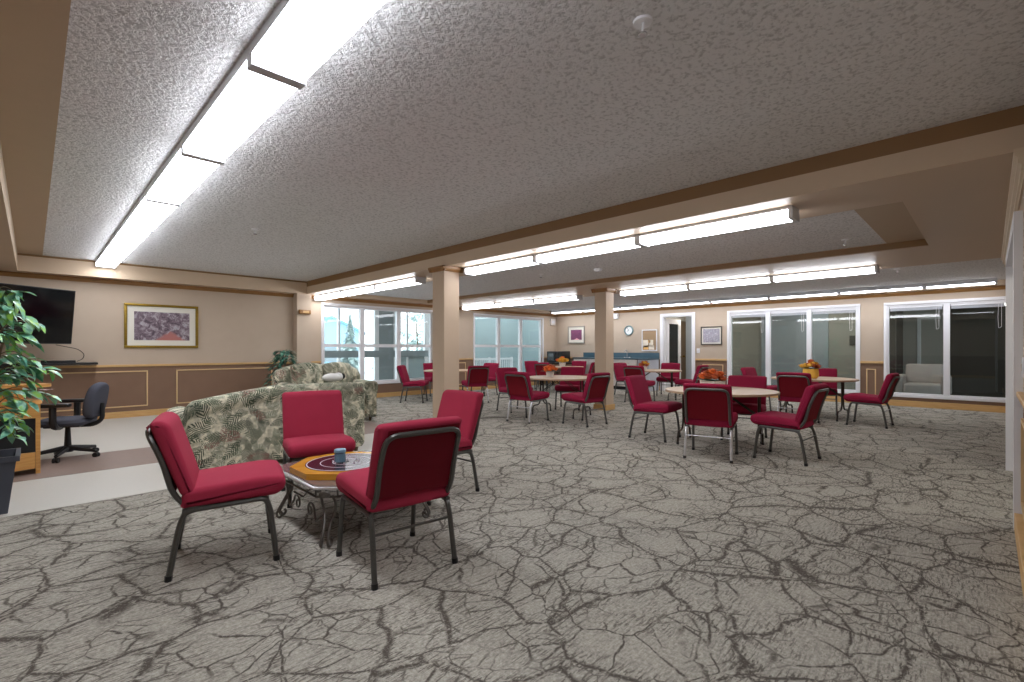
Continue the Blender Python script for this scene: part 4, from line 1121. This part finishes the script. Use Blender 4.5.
def fol1(stm, lv):
    for i in range(4):
        a = i * 1.7; stm.tube([(.05 * math.cos(a), .05 * math.sin(a), .38), (.04 * math.cos(a + 1), .04 * math.sin(a + 1), .8), (.12 * math.cos(a), .12 * math.sin(a), 1.3)], [.014, .012, .008], 7, .1)
    for i in range(52):
        z0 = random.uniform(.72, 1.76); a = random.uniform(0, 2 * PI)
        rad = .37 * (1 - .3 * max(0, (z0 - 1.15) / .6) ** 1.4) * random.uniform(.7, 1.08)
        base = Vector((.05 * math.cos(a), .05 * math.sin(a), z0 - .05))
        tip_ = Vector((rad * math.cos(a), rad * math.sin(a), z0 + random.uniform(-.28, .12)))
        mid_ = (base + tip_) / 2 + Vector((0, 0, .1))
        stm.tube([base, mid_, tip_], [.005, .004, .002], 5, .1)
        for k in range(11):
            t = .25 + .075 * k
            p = base * (1 - t) ** 2 + mid_ * 2 * t * (1 - t) + tip_ * t * t if t <= 1 else tip_
            d = Vector((math.cos(a + random.uniform(-1.3, 1.3)), math.sin(a + random.uniform(-1.3, 1.3)), random.uniform(-.75, .35)))
            lv.leaf(p, d, (random.uniform(-.4, .4), random.uniform(-.4, .4), 1), random.uniform(.09, .14), random.uniform(.045, .07), .25, .45)
p1 = plant('ficus_plant', 'tall leafy ficus in a slate grey planter beside the desk', (-.28, 5.42, 0), pot1, fol1, 11, M['ficus'], M['planter'])
b = MB()
for k in range(7):
    b.leaf((.36, -.12, .92), (math.cos(k * .9), math.sin(k * .9), .4), (0, 0, 1), .05, .03, .2, .2)
b.build('blossom', M['pink'], p1)
def pot2(r):
    b = MB(); b.lathe([(0, 0), (.13, 0), (.17, .3), (.18, .3), (.18, .33), (.16, .33), (.15, .29), (0, .29)], (0, 0, 0), 24); b.build('planter', M['planter'], r)
def fol2(stm, lv):
    for i in range(3):
        a = i * 2.1; stm.tube([(.04 * math.cos(a), .04 * math.sin(a), .28), (.06 * math.cos(a + .6), .06 * math.sin(a + .6), .7), (.04 * math.cos(a), .04 * math.sin(a), 1.15)], [.014, .012, .008], 7, .1)
    for i in range(240):
        z0 = random.uniform(.45, 1.22); a = random.uniform(0, 2 * PI)
        rad = (.10 + .24 * (1 - (z0 - .45) / .85)) * random.uniform(.3, 1.0)
        lv.leaf((rad * math.cos(a), rad * math.sin(a), z0), (math.cos(a), math.sin(a), random.uniform(-.3, .5)), (0, 0, 1), random.uniform(.12, .18), random.uniform(.06, .09), .25, .5)
plant('corner_plant', 'dark green leafy plant in the corner behind the far sofa', (3.72, 10.45, 0), pot2, fol2, 12, M['ficus2'], M['planter'])

# ------------------------------------------------------------------ television corner
tvx, tvy = -.17, 10.2
ang = math.atan2(.533, .845)
r = thing('television', 'large black flat television on a wall arm', 'television', (-.165, 10.215, 1.33), ang)
r.rotation_euler = (D(6), 0, ang)
L_ = 1.45
b = MB(); b.box(-L_ / 2, L_ / 2, -.015, .035, 0, .87, bevel=.006, seg=1); b.build('casing', M['black'], r)
b = MB(); b.box(-L_ / 2 + .012, L_ / 2 - .012, -.0175, -.0155, .02, .857); b.build('screen', M['tv'], r)
b = MB(); b.box(-.3, .3, .035, .07, .25, .65); b.tube([(0, .06, .45), (.15, .35, .45), (.55, .74, .45)], .025, 8); b.build('wall_arm', M['black'], r)
b = MB(); b.box(-.9, .80, PY - .34, PY - .026, .985, 1.02, bevel=.004, seg=1)
r = tag(b.build('wall_shelf', M['black']), 'thin black shelf on the wall under the television', 'shelf')
b = MB(); b.box(-.9, .1, PY - .32, PY - .026, .85, .985, bevel=.005, seg=1)
tag(b.build('media_box', M['darkin']), 'black media box under the wall shelf', 'media box')
b = MB(); b.box(.1, .52, PY - .28, PY - .1, 1.02, 1.06, bevel=.005, seg=1)
tag(b.build('cable_box', M['black']), 'flat black cable box on the wall shelf', 'cable box')
b = MB(); b.tube([(.28, PY - .12, 1.32), (.40, PY - .1, 1.29), (.56, PY - .09, 1.25), (.64, PY - .09, 1.16), (.62, PY - .1, 1.08), (.54, PY - .13, 1.04)], .006, 6, .06)
tag(b.build('power_cable', M['cable']), 'grey cable looping down beside the television', 'cable')

r = thing('computer_desk', 'beech computer desk with a dark open compartment', 'desk', (-.56, 6.72, 0))
b = MB(); b.prism(rpoly([(-.75, 0), (.60, 0), (.645, .12), (.5, .44), (-.75, .44)], [.01, .06, .1, .15, .01], 5), XY, .70, .735); b.build('desktop', M['beech'], r)
b = MB(); b.box(.585, .62, .02, .42, 0, .70); b.build('side_panel', M['beech'], r)
b = MB(); b.box(-.75, -.715, .02, .42, 0, .70); b.build('side_panel', M['beech'], r)
b = MB(); b.prism(rpoly([(-.7, .02), (-.2, -.09), (.3, -.07), (.584, .02), (.584, .3), (-.7, .3)], [.01, .3, .3, .01, .01, .01], 6), XY, .06, .22); b.build('bowed_shelf', M['beech'], r)
b = MB(); b.box(-.715, .585, .02, .05, .56, .70); b.build('apron', M['beech'], r)
b = MB(); b.box(-.715, .585, .04, .045, .22, .56); b.build('recess_panel', M['darkin'], r)
b = MB(); b.box(.1, .5, .15, .4, .735, .86, bevel=.01); b.build('riser', M['beech'], r)
b = MB(); b.prism(rpoly([(-.3, .1), (.66, .1), (.72, .24), (.6, .42), (-.3, .42)], [.02, .12, .15, .15, .02], 5), XY, .861, .89); b.build('riser_shelf', M['beech'], r)

r = thing('office_chair', 'grey black office swivel chair at the beech desk', 'office chair', (.29, 7.50, 0), D(157))
b = MB()
b.puff(rpoly([(-.22, -.23), (.2, -.24), (.24, -.12), (.24, .12), (.2, .24), (-.22, .23)], [.1, .1, .1, .1, .1, .1], 5), XY, .385, .46, .03, 4, .006); b.build('seat', M['offabric'], r)
b = MB(); b.puff(rpoly([(-.16, .365), (.16, .365), (.16, .385), (-.16, .385)], .01), XZ, -.15, .15, .005); b.build('seat_pan', M['black'], r)
b = MB()
Mx = Matrix.Translation((-.275, 0, .65)) @ Matrix.Rotation(D(-10), 4, 'Y')
def bfn(u, v, a): return Mx @ Vector((a - .05 * 0 + .35 * u * u, u, v))
b.puff(rpoly([(-.19, -.2), (.19, -.2), (.235, 0), (.18, .18), (0, .225), (-.18, .18), (-.235, 0)], .1, 5), bfn, -.045, .05, .04); b.build('backrest', M['offabric'], r)
b = MB(); b.tube([(-.05, 0, .37), (-.24, 0, .37), (-.32, 0, .43), (-.315, 0, .62)], .024, 8, .08); b.build('back_bar', M['black'], r)
for s in (-1, 1):
    b = MB(); b.box(-.13, .17, s * .29 - .05, s * .29 + .05, .61, .65, bevel=.012)
    f = b.build('armrest', M['black'], r)
    b = MB(); b.tube([(.02, s * .12, .375), (.02, s * .26, .39), (.02, s * .29, .46), (.02, s * .29, .615)], .034, 8, .05); b.build('arm_bracket', M['black'], f)
b = MB(); b.tube([(0, 0, .12), (0, 0, .37)], [.035, .022], 12); b.build('gas_column', M['black'], r)
b = MB()
for k in range(5):
    a = k * 2 * PI / 5 + .35; b.tube([(.03 * math.cos(a), .03 * math.sin(a), .115), (.3 * math.cos(a), .3 * math.sin(a), .075)], [.03, .018], 8)
b.lathe([(0, .07), (.05, .07), (.05, .14), (0, .14)], (0, 0, 0), 14); b.build('star_base', M['black'], r)
for k in range(5):
    a = k * 2 * PI / 5 + .35; c = Vector((.3 * math.cos(a), .3 * math.sin(a), 0))
    b = MB()
    for s in (-1, 1):
        b.lathe([(0, -.01), (.027, -.01), (.03, 0), (.027, .01), (0, .01)], (0, 0, 0), 14, Matrix.Translation(c + Vector((-math.sin(a), math.cos(a), 0)) * .016 * s + Vector((0, 0, .03))) @ Matrix.Rotation(a, 4, 'Z') @ Matrix.Rotation(PI / 2, 4, 'X'))
    b.tube([c + Vector((0, 0, .03)), c + Vector((0, 0, .08))], .01, 6); b.build('caster', M['black'], r)

# ------------------------------------------------------------------ pictures and wall fittings
def picture_pw(x0, x1, z0, z1, fw, mw, fm, art, label):
    r = thing('framed_picture', label, 'picture', ((x0 + x1) / 2, PY, (z0 + z1) / 2))
    w, h = (x1 - x0) / 2, (z1 - z0) / 2
    b = MB()
    for a in ((-w, w, h - fw, h), (-w, w, -h, -h + fw), (-w, -w + fw, -h + fw, h - fw), (w - fw, w, -h + fw, h - fw)):
        b.box(a[0], a[1], -.04, -.002, a[2], a[3], bevel=.008, seg=2)
    b.build('frame', fm, r)
    b = MB(); b.box(-w + fw, w - fw, -.014, -.006, -h + fw, h - fw); b.build('mat_board', M['mat'], r)
    b = MB(); b.box(-w + fw + mw, w - fw - mw, -.018, -.0145, -h + fw + mw, h - fw - mw); b.build('painting', art, r)
picture_pw(1.18, 2.33, 1.27, 2.09, .045, .10, M['gold'], M['art1'], 'gold framed garden landscape on the tan wall by the television')
def picture_bw(y0, y1, z0, z1, fw, mw, fm, art, label):
    r = thing('framed_picture', label, 'picture', (BX, (y0 + y1) / 2, (z0 + z1) / 2))
    w, h = (y1 - y0) / 2, (z1 - z0) / 2
    b = MB()
    for a in ((-w, w, h - fw, h), (-w, w, -h, -h + fw), (-w, -w + fw, -h + fw, h - fw), (w - fw, w, -h + fw, h - fw)):
        b.box(-.035, -.002, a[0], a[1], a[2], a[3], bevel=.006, seg=2)
    b.build('frame', fm, r)
    b = MB(); b.box(-.014, -.006, -w + fw, w - fw, -h + fw, h - fw); b.build('mat_board', M['mat'], r)
    b = MB(); b.box(-.018, -.0145, -w + fw + mw, w - fw - mw, -h + fw + mw, h - fw - mw); b.build('painting', art, r)
picture_bw(9.87, 10.6, 1.44, 2.05, .04, .09, M['silverf'], M['art2'], 'small purple picture in a pewter frame above the microwave')
picture_bw(5.23, 5.82, 1.37, 1.88, .025, .04, M['darkf'], M['art3'], 'pencil street picture in a dark frame right of the far doorway')
r = thing('wall_clock', 'round teal rimmed clock above the counter', 'clock', (BX, 8.15, 1.84))
RY90 = Matrix.Rotation(-PI / 2, 4, 'Y')
b = MB(); b.lathe([(.125, 0), (.16, 0), (.16, .03), (.145, .045), (.125, .03)], (0, 0, 0), 32, RY90, True); b.build('rim', M['clockteal'], r)
b = MB(); b.lathe([(0, 0.002), (.127, .002), (.127, .015), (0, .015)], (0, 0, 0), 32, RY90); b.build('face', M['clockface'], r)
for a, l in ((.6, .09), (2.0, .065)):
    b = MB(); b.tube([(-.018, 0, 0), (-.018, math.sin(a) * l, math.cos(a) * l)], .005, 5); b.build('hand', M['black'], r)
r = thing('notice_board', 'cork notice board with papers pinned below, over the counter', 'notice board', (BX, 7.43, 1.52))
b = MB()
for a in ((-.26, .26, .30, .33), (-.26, .26, -.33, -.30), (-.26, -.23, -.30, .30), (.23, .26, -.30, .30)): b.box(-.025, -.002, *a)
b.build('frame', M['white'], r)
b = MB(); b.box(-.012, -.004, -.23, .23, -.30, .30); b.build('cork', M['cork'], r)
for y, z, w, h, m in ((.13, -.10, .085, .11, 'paper'), (-.06, -.09, .07, .10, 'paper'), (.12, -.225, .08, .06, 'paper2'), (-.07, -.225, .09, .065, 'paper'), (.0, -.04, .04, .04, 'paper2')):
    b = MB(); b.box(-.0145, -.0125, y - w, y + w, z - h, z + h); b.build('notice', M[m], r)
b = MB(); b.box(BX - .09, BX - .001, 8.52, 8.72, 2.23, 2.41, bevel=.01); b.build('wall_speaker', M['white'])
o = bpy.data.objects['wall_speaker']; tag(o, 'white wall box high beside the second column', 'wall box')
r = thing('emergency_light', 'white box fixed high on the window wall corner', 'wall box', (13.2, PY, 2.21))
b = MB(); b.box(-.13, .13, -.07, 0, -.11, .12, bevel=.012); b.build('body', M['cabwhite'], r)
b = MB(); b.box(-.08, .08, -.078, -.0705, -.05, .06, bevel=.003, seg=1); b.build('cover', M['white'], r)
r = thing('wall_sensor', 'small wooden box high on the pilaster', 'wall box', (4.33, 10.93, 2.08))
b = MB(); b.box(-.13, .13, -.06, -.003, -.045, .05, bevel=.01); b.build('body', M['crown'], r)
b = MB(); b.box(-.05, .08, -.066, -.0605, -.02, .03); b.build('lens', M['rail'], r)
r = thing('light_switch', 'white light switch between the far doorway and inner window', 'light switch', (BX, 5.9, 1.2))
b = MB(); b.box(-.012, -.001, -.045, .045, -.065, .065, bevel=.004, seg=1); b.build('plate', M['white'], r)
b = MB(); b.box(-.02, -.0125, -.015, .015, -.025, .025); b.build('rocker', M['cabwhite'], r)
r = thing('light_switch', 'white light switch on the near right wall', 'light switch', (4.55, RY, 1.13))
b = MB(); b.box(-.045, .045, .001, .012, -.065, .065, bevel=.004, seg=1); b.build('plate', M['white'], r)
b = MB(); b.box(-.015, .015, .0125, .02, -.025, .025); b.build('rocker', M['cabwhite'], r)

# ------------------------------------------------------------------ counter, microwave
CF = 12.83
r = thing('counter_cabinet', 'white base cabinet run under the teal worktop', 'cabinet', (BX, 7.95, 0))
b = MB(); b.box(CF - BX + .02, -.025, -.43, 1.95, .1, .93); b.build('body', M['cabwhite'], r)
for k in range(4):
    b = MB(); y0 = -.42 + k * .592; b.box(CF - BX, CF - BX + .018, y0 + .01, y0 + .582, .12, .72, bevel=.004, seg=1); d = b.build('door', M['cabwhite'], r)
    h = MB(); h.tube([(CF - BX, y0 + .08, .6), (CF - BX - .025, y0 + .08, .61), (CF - BX - .025, y0 + .08, .69), (CF - BX, y0 + .08, .7)], .005, 6, .01); h.build('handle', M['chrome'], d)
    b = MB(); b.box(CF - BX, CF - BX + .018, y0 + .01, y0 + .582, .74, .91, bevel=.004, seg=1); d = b.build('drawer', M['cabwhite'], r)
    h = MB(); h.tube([(CF - BX, y0 + .24, .82), (CF - BX - .025, y0 + .25, .82), (CF - BX - .025, y0 + .35, .82), (CF - BX, y0 + .36, .82)], .005, 6, .01); h.build('handle', M['chrome'], d)
b = MB(); b.box(CF - BX + .06, -.025, -.43, 1.95, .001, .1); b.build('toe_kick', M['black'], r)
r = thing('end_cabinet', 'pale grey cabinet at the doorway end of the counter', 'cabinet', (BX, 7.3, 0))
b = MB(); b.box(CF - BX + .01, -.025, -.19, .19, .001, .93, bevel=.006, seg=1); b.build('body', M['palegrey'], r)
b = MB(); b.box(CF - BX - .012, CF - BX + .008, -.18, .18, .12, .91, bevel=.004, seg=1); d = b.build('door', M['palegrey'], r)
h = MB(); h.tube([(CF - BX - .012, -.12, .86), (CF - BX - .03, -.11, .86), (CF - BX - .03, .11, .86), (CF - BX - .012, .12, .86)], .006, 6, .01); h.build('handle', M['chrome'], d)
r = thing('worktop', 'teal laminate worktop with raised back edge on the counter', 'worktop', (BX, 8.5, .932))
b = MB(); b.box(CF - BX - .03, -.005, -1.40, 1.42, 0, .04, bevel=.006, seg=2); b.build('slab', M['teal'], r)
b = MB(); b.box(-.03, -.005, -1.40, 1.42, .041, .20); b.build('upstand', M['teal'], r)
r = thing('tap', 'small chrome tap at the counter', 'tap', (BX - .12, 8.15, .973))
b = MB(); b.tube([(0, 0, 0), (0, 0, .22), (-.08, 0, .26), (-.15, 0, .2)], .012, 8, .06); b.build('spout', M['chrome'], r)
b = MB(); b.lathe([(0, 0), (.03, 0), (.025, .03), (0, .03)], (0, .09, 0), 12); b.build('knob', M['chrome'], r)
b = MB(); b.lathe([(0, 0), (.03, 0), (.025, .03), (0, .03)], (0, -.09, 0), 12); b.build('knob', M['chrome'], r)

r = thing('black_stand', 'black open stand under the microwave in the corner', 'stand', (12.75, 10.4, 0))
b = MB(); b.box(-.3, .3, -.45, .6, .75, .79, bevel=.005, seg=1); b.build('top', M['black'], r)
b = MB(); b.box(-.28, .28, -.43, .58, .3, .33); b.build('shelf', M['black'], r)
for sx in (-.28, .28):
    for sy in (-.43, .58):
        b = MB(); b.box(sx - .02, sx + .02, sy - .02, sy + .02, 0, .75); b.build('leg', M['black'], r)
r = thing('microwave', 'black microwave oven in the far corner', 'microwave', (12.78, 10.5, .791))
b = MB(); b.box(-.2, .22, -.34, .34, .012, .38, bevel=.01); b.build('case', M['black'], r)
b = MB(); b.box(-.222, -.201, -.16, .33, .025, .37, bevel=.004, seg=1); d = b.build('door', M['darkin'], r)
g = MB(); g.box(-.226, -.2225, -.1, .28, .08, .31); g.build('door_window', M['tv'], d)
g = MB(); g.tube([(-.222, -.14, .06), (-.245, -.14, .08), (-.245, -.14, .31), (-.222, -.14, .33)], .008, 6, .02); g.build('handle', M['steel'], d)
b = MB(); b.box(-.222, -.201, -.33, -.165, .025, .37, bevel=.004, seg=1); b.build('control_panel', M['black'], r)
for sx in (-.16, .18):
    for sy in (-.28, .28):
        b = MB(); b.lathe([(0, 0), (.015, 0), (.018, .012), (0, .012)], (sx, sy, 0), 8); b.build('foot', M['black'], r)

# ------------------------------------------------------------------ world, camera, view
w = bpy.data.worlds.new('World'); scene.world = w; w.use_nodes = True
bg = w.node_tree.nodes['Background']; bg.inputs[0].default_value = S('#e2eff8'); bg.inputs[1].default_value = 1.5
cam = bpy.data.cameras.new('Camera'); co = bpy.data.objects.new('Camera', cam); C.objects.link(co)
co.location = (0, 0, 1.25); co.rotation_euler = (PI / 2, 0, -math.atan2(.7078, .7064))
cam.sensor_width = 36; cam.lens = 479 / 1024 * 36; cam.shift_y = 8 / 1024; cam.clip_start = .05; cam.clip_end = 300
scene.camera = co
vs = scene.view_settings
scene.display_settings.display_device = 'sRGB'
vs.view_transform = 'Standard'; vs.look = 'None'; vs.gamma = 1.0; vs.use_curve_mapping = False
vs.exposure = 1.4
